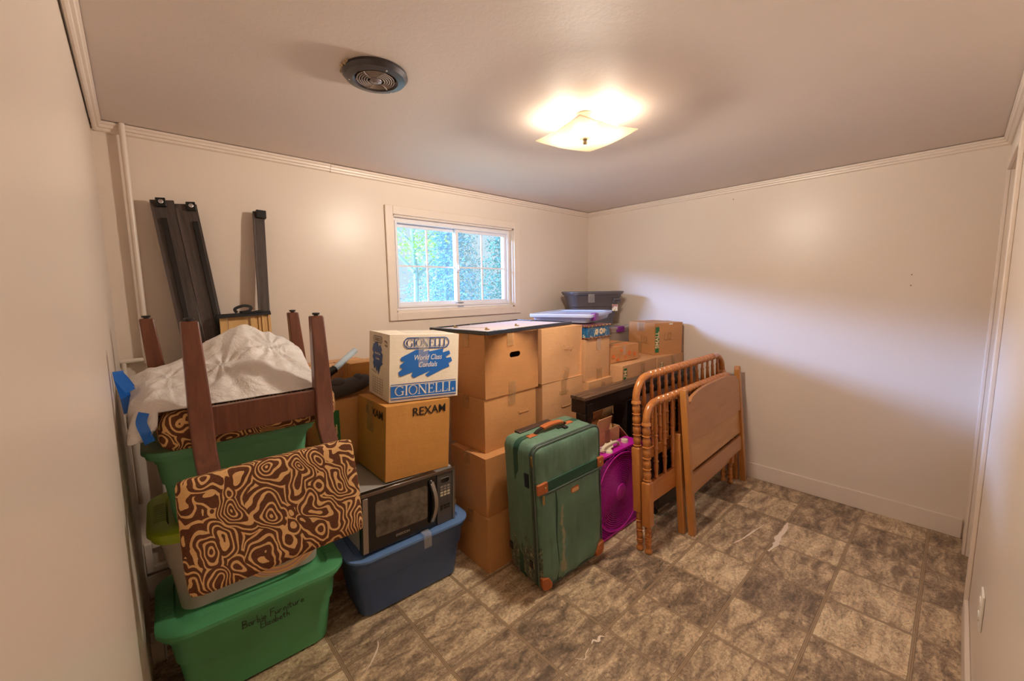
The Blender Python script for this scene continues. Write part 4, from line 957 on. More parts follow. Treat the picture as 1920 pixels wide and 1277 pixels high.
# seat rails
bm = B(); box(bm, -1.873, -1.548, .022, .050, 1.036, 1.130, SH()); mesh_from(bm, 'seat_rail', DWOOD, ch, bevel=.002)
bm = B(); box(bm, -1.95, -1.52, .44, .465, 1.10, 1.135, SH()); mesh_from(bm, 'seat_rail', DWOOD, ch, bevel=.002)
def leg(path, parent):
    """path: list of (x,y,z,wx,wy)"""
    bm = B(); loft(bm, [[W2((x+a*wx/2, y+b*wy/2, z)) for a, b in ((-1,-1),(1,-1),(1,1),(-1,1))] for x, y, z, wx, wy in path])
    l = mesh_from(bm, 'leg', DWOOD, parent, bevel=.005, seg=3)
    x, y, z = path[-1][:3]
    bm = B(); lathe(bm, [(.008, 0), (.008, .003), (.0125, .004), (.0135, .009), (.012, .011), (0, .011)], 14, Matrix.Translation(W2((x, y, z)))); mesh_from(bm, 'glide', GLIDE, l, smooth=True)
leg([(-1.887, -.055, .905, .058, .030), (-1.89, .010, 1.00, .060, .034), (-1.890, .030, 1.10, .062, .046), (-1.891, .070, 1.402, .046, .038)], ch)
leg([(-1.530, -.055, .905, .056, .030), (-1.530, .010, 1.00, .058, .034), (-1.524, .030, 1.10, .060, .046), (-1.516, .070, 1.400, .045, .038)], ch)
leg([(-1.963, .47, 1.10, .056, .050), (-1.985, .47, 1.40, .042, .036)], ch)
leg([(-1.476, .47, 1.10, .056, .050), (-1.492, .47, 1.40, .042, .036)], ch)
MB = Matrix.Translation((-1.722, -.070, .952)) @ Matrix.Rotation(radians(-12), 4, 'X')
soft_box('backrest', HIDE, ch, -.250, .252, -.028, .028, -.330, .0, .018, SH(MB), .004, 16)

# white plastic bag draped over the upturned seat
BAGM = NT('thin_white_plastic_bag'); n = BAGM.noise(BAGM.mapping((1, 1, 1)), 11, 6, .65, .6); BAGM.col(hexc('DAD4CF')); BAGM.b.inputs['Roughness'].default_value = .3
BAGM.bump(BAGM.math('ADD', n, BAGM.math('MULTIPLY', BAGM.noise(BAGM.mapping((1, 5, 1), rot=(0, .3, .5)), 26, 4, .6), .35)), .7, .02); BAGM = BAGM.m
bag = thing('plastic_bag', 'crumpled white plastic bag with blue drawstrings lying over the upturned chair', 'bag', (-1.75, .25, 1.15))
bm = B(); NX, NY = 120, 84
x0, x1, y0, y1 = -2.062, -1.508, .058, .455
top = []
SIL = [(-2.062, 1.205), (-2.0, 1.245), (-1.90, 1.285), (-1.80, 1.325), (-1.705, 1.365), (-1.64, 1.345), (-1.56, 1.315), (-1.508, 1.285)]
def sil(x):
    for (a, p), (b, q) in zip(SIL, SIL[1:]):
        if x <= b: return p+(q-p)*(x-a)/(b-a)
    return SIL[-1][1]
def bag_top(u, v):
    x = x0+(x1-x0)*u; y = y0+(y1-y0)*v
    ridge = sil(x) - .010*sin(u*7)
    base = 1.145 if x > -1.99 else 1.145-(-1.99-x)*.9
    f = min(1, v/.74); z = base + (ridge-base)*(f**.85 if x > -1.95 else f**.7)
    if v > .74: z = ridge-(v-.74)*.25
    # crisp pleats fanning out from two gathered points
    for (fx, fy), am, fr in (((-1.80, .21), .022, 9), ((-1.63, .27), .018, 11), ((-1.95, .25), .012, 7)):
        dx, dy = x-fx, y-fy; r = sqrt(dx*dx+dy*dy)+.02; w = abs(((math.atan2(dy, dx)*fr/pi+.4*mnoise.noise(Vector((r*9, fr, 0)))) % 2)-1)
        z -= am*w*math.exp(-r/.13)*min(1, r/.05)
    z += .010*mnoise.noise(Vector((x*6, y*6, 1))) - .020*abs(mnoise.noise(Vector((x*11+y*9, y*4, 7)))) - .012*abs(mnoise.noise(Vector((x*5-y*14, y*9, 17)))) + .0025*mnoise.noise(Vector((x*40, y*40, 3)))
    sy_ = .17 + .11*((x+1.9)/.4); z += .009*math.exp(-((y-sy_)/.006)**2)
    ed = min(u, 1-u)/.04
    if ed < 1: z -= .040*(1-ed)**2
    if v < .10: z -= .020*(1-v/.10)**2*(1.0 if x > -1.90 else 2.5)
    if v > .95: z -= .04*((v-.95)/.05)**2
    ej = .008*mnoise.noise(Vector((u*9, v*9, 2)))
    return Vector((x+ej, y+ej, max(z, 1.1345 if x > -1.99 else 1.05)))
T = [[bag_top(i/NX, j/NY) for j in range(NY+1)] for i in range(NX+1)]
Va = [[bm.verts.new(p - Vector((-1.75, .25, 1.15))) for p in r] for r in T]
Vb = [[bm.verts.new(Vector((p.x, p.y, max(min(p.z-.004, 1.131), p.z-.10 if p.x > -1.99 else p.z-.012))) - Vector((-1.75, .25, 1.15))) if 0 < i < NX and 0 < j < NY else None for j, p in enumerate(r)] for i, r in enumerate(T)]
for i in range(NX+1):
    for j in range(NY+1):
        if Vb[i][j] is None: Vb[i][j] = Va[i][j]
for i in range(NX):
    for j in range(NY):
        bm.faces.new((Va[i][j], Va[i+1][j], Va[i+1][j+1], Va[i][j+1]))
        try: bm.faces.new((Vb[i][j], Vb[i][j+1], Vb[i+1][j+1], Vb[i+1][j]))
        except ValueError: pass
mesh_from(bm, 'bag_film', BAGM, bag, smooth=True, sharp=False)
BLUT = NT('blue_drawstring'); BLUT.col(hexc('0B63C4')); BLUT.b.inputs['Roughness'].default_value = .35; BLUT.bump(BLUT.noise(BLUT.mapping(), 60, 3, .6), .5, .004); BLUT = BLUT.m
BO = Vector((-1.75, .25, 1.15))
for pts in ([(-2.045, .20, 1.185), (-2.066, .22, 1.225), (-2.070, .25, 1.245), (-2.068, .26, 1.21), (-2.060, .24, 1.165), (-2.055, .225, 1.11)], [(-2.040, .22, 1.195), (-2.055, .24, 1.225), (-2.066, .25, 1.24)], [(-2.02, .075, 1.135), (-2.028, .060, 1.11), (-2.022, .055, 1.08), (-2.014, .06, 1.045)]):
    P = wave_line([Vector(p)-BO for p in pts], 6); bm = B(); sweep(bm, P, 1, flat=(.026 if len(pts) != 3 else .012, .0016), up=(.2, -1, .2)); mesh_from(bm, 'drawstring', BLUT, bag, smooth=True)

# ================================================================== bed rails and slats leaning on the window wall
RAILM = NT('black_brown_rail'); n = RAILM.noise(RAILM.mapping((14, 14, 1)), 6, 5, .6); RAILM.col(RAILM.ramp(n, [(.3, hexc('2C2422')), (.7, hexc('4E423D'))])); RAILM.b.inputs['Roughness'].default_value = .3; RAILM.bump(n, .05, .002); RAILM = RAILM.m
RAILB = mat('rail_edge_black', '0C0A0A', .3); RDUST = mat('rail_groove', '4B3D38', .5, var=.2, vscale=30)
def rail(label, foot, topc, w, th, marks=False, flip=1, narrow=False):
    foot, topc = Vector(foot), Vector(topc); ax = (topc-foot); Ln = ax.length; ax.normalize(); side = Vector((1, 0, 0)); side = (side-ax*side.dot(ax)).normalized(); nrm = ax.cross(side)
    Mx = Matrix((( side.x, nrm.x, ax.x, foot.x), (side.y, nrm.y, ax.y, foot.y), (side.z, nrm.z, ax.z, foot.z), (0, 0, 0, 1)))
    o = thing('bed_rail', label, 'bed rail', foot, Mx.to_euler(), 'dark bed rails leaning on the window wall')
    # local: x across, y = into wall, z along
    bm = B(); box(bm, -w/2, w/2, 0, th, 0, Ln); mesh_from(bm, 'rail_board', RAILM, o, bevel=.002)
    if not narrow:
        bm = B(); box(bm, w*.02*flip-(.009), w*.02*flip+.009, -.012, -.0005, .05, Ln-.09) if False else box(bm, flip*w*.24-.010, flip*w*.24+.010, -.014, -.0005, .05, Ln-.085); mesh_from(bm, 'ledge_strip', RAILB, o, bevel=.001)
        bm = B(); box(bm, -w/2-.001, -w/2+.010, -.003, -.0005, .02, Ln-.02); mesh_from(bm, 'edge_strip', RDUST, o)
        bm = B(); sbox(bm, (flip*w*.20, -.010, Ln-.014), (.036, .019, .040)); bk = mesh_from(bm, 'end_bracket', RAILB, o, bevel=.002)
        bm = B(); lathe(bm, [(.0095, 0), (.0095, .002), (.006, .003), (.004, .001), (0, .001)], 16, Matrix.Translation((flip*w*.20, -.0197, Ln-.012)) @ Matrix.Rotation(pi/2, 4, 'X')); mesh_from(bm, 'bolt', CHROME, bk, smooth=True)
    else:
        bm = B(); box(bm, -w/2-.0008, -w/2+.008, -.003, -.0005, .02, Ln-.02); mesh_from(bm, 'edge_strip', RDUST, o)
        bm = B(); box(bm, -.014, w/2+.006, -.018, th+.002, Ln-.036, Ln+.006); mesh_from(bm, 'end_bracket', RAILB, o, bevel=.003)
    return o
rail('leftmost of the two dark rails leaning together in the left corner', (-1.706, .80, .0), (-1.876, .985, 1.925), .088, .022, flip=-.35)
rail('dark rail with a black ledge strip, right one of the leaning pair', (-1.612, .80, .0), (-1.789, .985, 1.918), .084, .022, flip=1)
rail('single narrow dark rail standing apart from the leaning pair, right of the slats', (-1.555, .85, .0), (-1.484, .992, 1.918), .052, .020, narrow=True)
SLAT = wood('pale_slat_pine', 'C99A5B', 'E0B97F', .5, 3, (12, 12, 1.2))
sx = [(-1.705, .030, .825, 0), (-1.642, .090, .83, 0), (-1.585, .020, .82, 0), (-1.568, .013, .83, 0), (-1.553, .014, .825, 0), (-1.539, .013, .82, 0), (-1.525, .013, .825, 0), (-1.511, .013, .82, 0)]
for i, (x, w, y, rz) in enumerate(sx):
    zt = [1.372, 1.374, 1.385, 1.380, 1.372, 1.370, 1.378, 1.374][i]+.018
    dd = .045 if i > 2 else .012
    o = thing('wooden_board', ('narrow pale bed slat at the left edge of the strapped bundle', 'widest pale bed slat of the strapped bundle, seen face on', 'pale bed slat right beside the wide one in the bundle')[i] if i < 3 else 'pale bed slat seen edge on, in the right half of the strapped bundle', 'slat', (x, y, 0), (0, -.0, 0), 'strapped bed slats')
    bm = B(); box(bm, -w/2, w/2, 0, dd, 0, zt, None); mesh_from(bm, 'slat_board', SLAT, o, bevel=.0015)
STRAP = mat('black_webbing', '121011', .75, bump=.3, bscale=300)
t = thing('strap', 'black strap with a bow tied round the bed slats', 'strap', (-1.62, .818, 1.392))
bm = B(); sweep(bm, wave_line([(-.115, -.004, -.008), (-.10, -.012, -.010), (.0, -.014, -.006), (.05, -.014, -.004), (.115, -.006, -.002)], 6), 1, flat=(.020, .0022), up=(0, -1, 0)); mesh_from(bm, 'strap_band', STRAP, t, smooth=True)
bm = B(); sweep(bm, wave_line([(-.03, -.008, .004), (-.035, .0, .022), (.0, .0, .036), (.030, .0, .030), (.022, -.004, .010), (-.02, -.01, .004)], 6), 1, flat=(.014, .0022), up=(0, -1, 0)); sweep(bm, wave_line([(-.01, -.016, .006), (.03, -.018, .004), (.06, -.018, .008), (.085, -.016, .004)], 6), 1, flat=(.010, .0022), up=(0, -1, 0)); mesh_from(bm, 'strap_knot', STRAP, t, smooth=True)

# grey cushioned massager-like pillow, vacuum wand
GF = mat('charcoal_fabric', '4A4646', .9, bump=.4, bscale=500)
t = thing('neck_pillow', 'dark grey padded neck pillow on the box behind the chair leg', 'pillow', (-1.345, .565, .951), (0, 0, .08))
bm = B(); P = wave_line([(-.02, .0, .040), (.03, -.012, .044), (.10, -.010, .048), (.19, .0, .058), (.24, .03, .062)], 8); n = len(P)
sweep(bm, P, [.012+.032*sin(pi*min(1, max(.0, (k+1.2)/(n+1.4))))**.45 for k in range(n)], 20); mesh_from(bm, 'pillow_body', GF, t, smooth=True, sharp=False)
for cx0, cy0, rx, rz_, tilt in ((.055, -.022, .042, .026, .0), (.170, -.010, .028, .030, .1)):
    bm = B(); bmesh.ops.create_uvsphere(bm, u_segments=24, v_segments=14, radius=1)
    for v in bm.verts: v.co = Matrix.Translation((cx0, cy0, .080)) @ Matrix.Rotation(tilt, 4, 'Y') @ Vector((v.co.x*rx, v.co.y*.026, v.co.z*rz_))
    mesh_from(bm, 'massage_pad', GF, t, smooth=True)
t = thing('vacuum_hose', 'black curved hose end with a clear tube behind the grey pillow', 'hose', (-1.30, .70, .9505))
BLKP = mat('black_hose_plastic', '1C1B1C', .35); CT = glassy('clear_blue_tube', 'B9D6EA', .1, .5)
bm = B(); P = wave_line([(-.02, -.02, .02), (.0, -.01, .07), (.02, .0, .105), (.06, .012, .125)], 6); sweep(bm, P, [.020+.003*(k % 2) for k in range(len(P))], 14); mesh_from(bm, 'hose_end', BLKP, t, smooth=True)
bm = B(); sweep(bm, [(.055, .01, .122), (.12, .04, .16), (.20, .075, .205)], .017, 14); mesh_from(bm, 'clear_tube', CT, t, smooth=True)
bm = B(); sweep(bm, [(-.012, -.01, .10), (-.02, -.012, .122), (.0, -.01, .130)], .004, 8); mesh_from(bm, 'clip', BLKP, t, smooth=True)
# ================================================================== turned (spool) bed ends
SPOOL = wood('honey_maple', 'A8622F', 'C27F3E', .28, 5, (10, 10, 1.5)); SPOOLH = wood('honey_maple_rail', 'A8622F', 'C27F3E', .28, 5, (1.5, 10, 10)); SPOOLW = wood('worn_maple_rail', 'A45E2E', 'BC7A3E', .35, 5, (1.5, 10, 10), worn=True)
def turned(z0, z1, r, n, neck=.72):
    """spool turning: n bulbs with rings between"""
    P = [(r*neck, z0)]; L = (z1-z0)/n
    for k in range(n):
        a = z0+L*k
        P += [(r*.74, a+L*.04), (r*1.04, a+L*.07), (r*1.06, a+L*.11), (r*.80, a+L*.15), (r*.82, a+L*.22), (r*.97, a+L*.42), (r*1.0, a+L*.60), (r*.92, a+L*.80), (r*.76, a+L*.95)]
    P.append((r*neck, z1)); return P
def spool_board(label, foot, lean, width, top, bend, zb0, zb1, rail0, rail1, nsp, nm, worn=False):
    o = thing(nm, label, 'headboard' if nm == 'spindle_headboard' else 'footboard', foot, (lean, 0, 0), 'turned maple bed ends')
    for x in (0, width):
        bm = B()
        lathe(bm, [(.014, 0), (.020, .004), (.021, .016), (.016, .024), (.013, .032), (.017, .045), (.0185, .055)] + turned(.06, zb0, .0185, 3)[1:], 20, Matrix.Translation((x, 0, 0))); mesh_from(bm, 'turned_foot', SPOOL, o, smooth=True); bm = B()
        lathe(bm, [(.02, zb1)] + turned(zb1+.001, top-bend-.022, .0225, 4 if top > .9 else 5)[1:] + [(.026, top-bend-.018), (.026, top-bend-.008), (.0205, top-bend)], 20, Matrix.Translation((x, 0, 0)))
        l = mesh_from(bm, 'leg', SPOOL, o, smooth=True)
        bm = B(); s = .0235
        loft(bm, [[Vector((x+a*(s-e), b*(s-e), z)) for a, b in ((-1,-1),(1,-1),(1,1),(-1,1))] for z, e in ((zb0, .008), (zb0+.006, 0), (zb1-.010, 0), (zb1, .009))])
        mesh_from(bm, 'square_block', SPOOL, l, bevel=.002)
    # top rail: bent ends and spool-turned middle
    P = []; R = []
    n = 9
    for k in range(n+1):
        a = pi-pi/2*k/n; P.append((bend+bend*cos(a), 0, top-bend+bend*sin(a))); R.append(.0205)
    x0, x1 = bend+.03, width-bend-.03; m = int((x1-x0)/.0525)
    xs = []
    for k in range(m):
        a = x0+(x1-x0)*k/m; L = (x1-x0)/m
        for f, r in ((0, .0175), (.10, .0235), (.20, .0235), (.27, .0185), (.35, .0215), (.5, .0235), (.7, .0235), (.88, .021)): xs.append((a+f*L, r))
    for x, r in xs: P.append((x, 0, top)); R.append(r)
    for k in range(n+1):
        a = pi/2-pi/2*k/n; P.append((width-bend+bend*cos(a), 0, top-bend+bend*sin(a))); R.append(.0205)
    bm = B(); sweep(bm, P, R, 16, up=(0, 1, 0)); mesh_from(bm, 'top_rail', SPOOLH, o, smooth=True)
    bm = B(); box(bm, .022, width-.022, -.011, .011, rail0, rail1); mesh_from(bm, 'cross_rail', SPOOLW if worn else SPOOLH, o, bevel=.003)
    for k in range(nsp):
        x = width*(k+1)/(nsp+1)
        bm = B(); h = top-rail1
        pr = [(.007, 0), (.0115, .004), (.0125, .012), (.009, .018), (.0095, .03)]
        for f in (.16, .34, .52): pr += [(.0125, .03+(h-.03)*(f-.05)), (.010, .03+(h-.03)*f-.006), (.0145, .03+(h-.03)*f), (.0145, .03+(h-.03)*f+.006), (.010, .03+(h-.03)*f+.012)]
        pr += [(.013, .03+(h-.03)*.60), (.0095, .03+(h-.03)*.80), (.0125, .03+(h-.03)*.83), (.0085, .03+(h-.03)*.86), (.008, h-.012)]
        lathe(bm, [(a, rail1-.001+b) for a, b in sorted(pr, key=lambda q: q[1])], 12, Matrix.Translation((x, 0, 0))); mesh_from(bm, 'spindle', SPOOL, o, smooth=True)
    return o
spool_board('tall honey-coloured spindle headboard with a rounded top, behind the lower one', (.001, -.418, 0), -.052, 1.225, .985, .12, .225, .605, .50, .565, 13, 'spindle_headboard')
spool_board('lower honey-coloured spindle footboard in front, with a worn cross rail', (.002, -.470, 0), -.044, 1.215, .848, .095, .155, .42, .285, .405, 11, 'spindle_footboard', worn=True)

# ================================================================== flat twin headboards
FLATL = wood('flat_maple_lower', 'B88350', 'CB975F', .42, 2.2, (1.4, 10, 8))
FLAT = wood('flat_maple_panel', 'AC7548', 'BE8655', .38, 2.2, (1.4, 10, 8)); POST = wood('flat_maple_post', 'AA6E34', 'C08243', .34, 3, (10, 10, 1.2))
def flat_board(label, foot, rot, width, H_, arch, nm):
    o = thing(nm, label, 'headboard' if nm == 'flat_headboard' else 'footboard', foot, rot, 'plain maple bed ends leaning at the front')
    for x, sgn in ((0, 1), (width, -1)):
        bm = B(); pts = [(-.020, 0), (.020, 0), (.0215, H_*.5), (.019, H_-.045), (.012, H_-.012), (.002, H_), (-.012, H_-.002), (-.019, H_-.02), (-.0215, H_*.5)]
        prism(bm, [(x+sgn*a, b) for a, b in pts], -.022, .016, Matrix(((1,0,0,0),(0,0,1,0),(0,1,0,0),(0,0,0,1)))); mesh_from(bm, 'post', POST, o, bevel=.004, seg=3)
    zt = H_-.085; z1 = H_*.625
    bm = B(); P = [(.018, z1), (width-.018, z1)]
    n = 30
    for k in range(n+1):
        u = 1-k/n; f = min(u, 1-u); z = zt + arch*(1-(abs(2*u-1))**3.4) if .05 < u < .95 else zt - .012
        P.append((.018+(width-.036)*u, z))
    prism(bm, P, -.017, .004, Matrix(((1,0,0,0),(0,0,1,0),(0,1,0,0),(0,0,0,1)))); mesh_from(bm, 'upper_panel', FLAT, o, bevel=.0015)
    bm = B(); box(bm, .018, width-.018, -.004, .010, H_*.425, z1); mesh_from(bm, 'lower_panel', FLATL, o)
    bm = B(); box(bm, .018, width-.018, -.010, .010, H_*.285, H_*.40); mesh_from(bm, 'bottom_rail', FLAT, o, bevel=.002)
    return o
flat_board('plain maple headboard with an arched top panel, frontmost against the far wall', (.352, -.560, 0), (-.092, 0, .042), .992, .888, .055, 'flat_headboard')
flat_board('lower plain maple footboard sandwiched right behind the arched headboard', (.333, -.508, 0), (-.080, 0, .040), .992, .615, .0, 'flat_footboard')

# ================================================================== black table and dark cabinet behind
BT = NT('scuffed_black_paint'); n = BT.noise(BT.mapping(), 45, 6, .75); BT.col(BT.ramp(n, [(.40, hexc('16110F')), (.62, hexc('241C18')), (.74, hexc('6A5A4C'))])); BT.b.inputs['Roughness'].default_value = .32; BT = BT.m
DT = NT('dusty_black_top'); n = DT.noise(DT.mapping((1, 6, 6)), 10, 6, .7); DT.col(DT.ramp(n, [(.3, hexc('3A2A22')), (.7, hexc('6E5646'))])); DT.b.inputs['Roughness'].default_value = .3; DT = DT.m
t = thing('console_table', 'long narrow scuffed black table behind the bed ends, under the brown boxes', 'table', (-.105, -.105, 0))
bm = B(); box(bm, 0, 1.50, .0, .038, .826, .846); box(bm, 0, 1.50, .042, .072, .826, .846); box(bm, 0, 1.50, .076, .112, .826, .846); mesh_from(bm, 'table_top', DT, t, bevel=.0015)
bm = B(); box(bm, .004, 1.496, .004, .108, .742, .8255); mesh_from(bm, 'apron', BT, t, bevel=.002)
for x in (.002, 1.42):
    bm = B(); box(bm, x, x+.068, .003, .071, 0, .7415); mesh_from(bm, 'leg', BT, t, bevel=.002)
bm = B(); box(bm, .455, .54, .003, .108, 0, .7415); mesh_from(bm, 'leg', BT, t, bevel=.002)
bm = B(); box(bm, .018, .072, -.0045, .0035, .70, .80); mesh_from(bm, 'corner_block', BT, t, bevel=.001)
t = thing('dark_cabinet', 'low black open-fronted cabinet on casters behind the spindle bed ends', 'cabinet', (.375, -.325, 0))
CBK = wood('very_dark_wood', '1A100C', '33211A', .3, 4, (1.5, 10, 10)); CTP = wood('dark_brown_top', '3D2419', '5E3D2E', .25, 4, (1.5, 10, 10))
bm = B(); box(bm, 0, .96, 0, .205, .728, .75); mesh_from(bm, 'cabinet_top', CTP, t, bevel=.002)
bm = B(); box(bm, .002, .022, .004, .2, .06, .7275); mesh_from(bm, 'side_panel', CBK, t); bm = B(); box(bm, .938, .958, .004, .2, .06, .7275); mesh_from(bm, 'side_panel', CBK, t)
bm = B(); box(bm, .0225, .9375, .185, .2, .06, .727); mesh_from(bm, 'back_panel', CBK, t)
bm = B(); box(bm, .0225, .9375, .006, .184, .40, .42); mesh_from(bm, 'shelf', CTP, t, bevel=.001)
bm = B(); box(bm, .0, .96, -.006, .0035, .055, .135); mesh_from(bm, 'plinth_rail', BT, t, bevel=.002)
bm = B(); box(bm, .0225, .9375, .006, .184, .06, .08); mesh_from(bm, 'bottom_shelf', CBK, t)
for x in (.03, .93):
    for y in (.035, .165):
        bm = B(); box(bm, x-.012, x+.012, y-.012, y+.012, .04, .0595); lathe(bm, [(.018, -.009), (.020, -.007), (.020, .007), (.018, .009)], 18, Matrix.Translation((x, y, .0202)) @ Matrix.Rotation(pi/2, 4, 'Y')); mesh_from(bm, 'caster', BLACKM, t, smooth=True)
# open carton under the table
t = thing('open_box', 'open brown box with upright flaps under the black table, beside the suitcase', 'box', (-.020, -.112, 0))
bw, bd, bh = .27, .155, .60
bm = B()
for a in ((0, bw, 0, .004), (0, bw, bd-.004, bd), (0, .004, .004, bd-.004), (bw-.004, bw, .004, bd-.004)): box(bm, a[0], a[1], a[2], a[3], .0, bh)
box(bm, .004, bw-.004, .004, bd-.004, 0, .004); mesh_from(bm, 'carton', CB[2], t)
def flapm(p0, p1, d, L, th=.004):
    bm = B(); p0, p1, d = Vector(p0), Vector(p1), Vector(d).normalized(); n = (p1-p0).cross(d).normalized()*th; s = (p1-p0)*.02
    a = [p0+s, p1-s, p1-s+d*L, p0+s+d*L]; loft(bm, [a, [q+n for q in a]]); return mesh_from(bm, 'flap', CB[2], t, bevel=.001)
flapm((0, 0, bh+.001), (bw*.55, 0, bh+.001), (0, -.25, 1), .10); flapm((bw, 0, bh), (bw, bd, bh), (.55, -.3, -.75), .14); flapm((0, bd, bh), (bw, bd, bh), (0, -.3, .8), .09)
bm = B(); soft = [(bw*.25, -.006), (bw*.98, -.006), (bw*.98, .02), (bw*.25, .02)]
soft_box('inner_package', CB[2], t, .02, bw-.04, .010, bd-.012, .30, .628, .03, None, .003, 6)
tape_patch(t, 'front', bw, bd, .11, .16, .50, .60, off=.001)

# ================================================================== magenta box fan
MG = plastic('magenta_plastic', 'C01CA6', .3, noise=.04); MGD = plastic('magenta_blade', '4E0A44', .35); IV = mat('ivory_plastic', 'DCCFB4', .4)
fan = thing('box_fan', 'magenta box fan standing on the floor between the suitcase and the bed ends', 'fan', (-.196, -.243, 0), (0, 0, .0))
FW, FH, FD = .515, .520, .11
bm = B()
def ringbox(bm, e, y0, y1, th):
    o = rrect(FW-2*e, FH-2*e, .035, 6, cx=FW/2, cy=FH/2+.004); i = rrect(FW-2*e-2*th, FH-2*e-2*th, .025, 6, cx=FW/2, cy=FH/2+.004)
    MM = lambda p, y: Vector((p[0], y, p[1])); n = len(o)
    A = [bm.verts.new(MM(p, y0)) for p in o]; Bv = [bm.verts.new(MM(p, y1)) for p in o]; C_ = [bm.verts.new(MM(p, y0)) for p in i]; D = [bm.verts.new(MM(p, y1)) for p in i]
    for k in range(n):
        q = (k+1) % n
        for f in ((A[k], A[q], Bv[q], Bv[k]), (C_[k], D[k], D[q], C_[q]), (A[k], C_[k], C_[q], A[q]), (Bv[k], Bv[q], D[q], D[k])): bm.faces.new(f)
ringbox(bm, 0, 0, FD, .014); mesh_from(bm, 'housing', MG, fan, smooth=True)
cxf, czf = FW/2, FH/2+.004
for yy, nm in ((-.004, 'front_grille'), (FD+.004, 'rear_grille')):
    bm = B(); sg = -1 if yy < 0 else 1
    rs = [.052+.0118*k for k in range(16)]
    for r in rs: sweep(bm, [(cxf+r*cos(2*pi*k/56), yy-sg*.003+sg*.006*(1-(r/.24)), czf+r*sin(2*pi*k/56)) for k in range(56)], .0027, 6, closed=True)
    for k in range(44):
        a = 2*pi*k/44; P = []
        for q in range(9):
            f = q/8; r = .045+.19*f; P.append((cxf+r*cos(a+.55*f), yy-sg*.001, czf+r*sin(a+.55*f)))
        # run straight on to the square edge
        sweep(bm, P, .0013, 4)
    for c0, c1 in ((-1, -1), (1, -1), (1, 1), (-1, 1)):
        for q in range(9):
            r = .245+.011*q; pts = []
            for k in range(9):
                a = math.atan2(c1, c0)-.5+k/8; x, z = r*cos(a), r*sin(a)
                if abs(x) < FW/2-.014 and abs(z) < FH/2-.014: pts.append((cxf+x, yy, czf+z))
            if len(pts) > 2: sweep(bm, pts, .0016, 4)
    ring = [(cxf+.2385*cos(2*pi*k/64), yy, czf+.2385*sin(2*pi*k/64)) for k in range(64)]; sweep(bm, ring, .0042, 6, closed=True)
    mesh_from(bm, nm, MG, fan, smooth=True)
bm = B(); lathe(bm, [(.0, .010), (.030, .0095), (.046, .006), (.050, 0), (.050, -.004), (0, -.004)][::-1], 32, Matrix.Translation((cxf, -.006, czf)) @ Matrix.Rotation(pi/2, 4, 'X')); mesh_from(bm, 'hub_cap', MG, fan, smooth=True)
bm = B(); lathe(bm, [(.035, -.02), (.035, .02)], 24, Matrix.Translation((cxf, FD/2, czf)) @ Matrix.Rotation(pi/2, 4, 'X')); mesh_from(bm, 'motor_hub', MGD, fan, smooth=True)
for k in range(5):
    a = 2*pi*k/5; bm = B(); rows_ = []
    for q in range(8):
        r = .036+.185*q/7; w_ = .35+.25*sin(pi*q/7); rows_.append([Vector((cxf+r*cos(a+s*w_), FD/2+.022*s, czf+r*sin(a+s*w_))) for s in (-1, -.5, 0, .5, 1)])
    V1 = [[bm.verts.new(p) for p in r] for r in rows_]; V2 = [[bm.verts.new(p+Vector((0, .002, 0))) for p in r] for r in rows_]
    for i in range(7):
        for j in range(4): bm.faces.new((V1[i][j], V1[i][j+1], V1[i+1][j+1], V1[i+1][j])); bm.faces.new((V2[i][j], V2[i+1][j], V2[i+1][j+1], V2[i][j+1]))
    for i in range(7):
        for j in (0, 4): bm.faces.new((V1[i][j], V1[i+1][j], V2[i+1][j], V2[i][j]))
    for j in range(4):
        for i in (0, 7): bm.faces.new((V1[i][j], V1[i][j+1], V2[i][j+1], V2[i][j]))
    mesh_from(bm, 'fan_blade', MGD, fan, smooth=True)
zt = FH+.004
bm = B(); lathe(bm, [(.024, 0), (.024, .004), (.021, .018), (.018, .020), (0, .020)], 24, Matrix.Translation((.385, .055, zt))); mesh_from(bm, 'speed_knob', IV, fan, smooth=True)
bm = B(); sweep(bm, wave_line([(.135, .045, zt+.004), (.15, .045, zt+.030), (.22, .045, zt+.036), (.29, .045, zt+.030), (.305, .045, zt+.004)], 6), 1, flat=(.020, .010), up=(0, 0, 1)); mesh_from(bm, 'carry_handle', IV, fan, smooth=True)
bm = B(); lathe(bm, [(.026, 0), (.026, .003), (.022, .012), (.016, .016), (0, .016)], 24, Matrix.Translation((.175, .030, zt))); mesh_from(bm, 'cord_plug', IV, fan, smooth=True)
bm = B(); random.seed(4)
sweep(bm, wave_line([(.10+.05*sin(k*1.9)+.012*k, .055+.028*cos(k*2.3), zt+.008+.005*(k % 3)+.004*(k//3)) for k in range(13)], 7), .0038, 8); mesh_from(bm, 'power_cord', IV, fan, smooth=True)

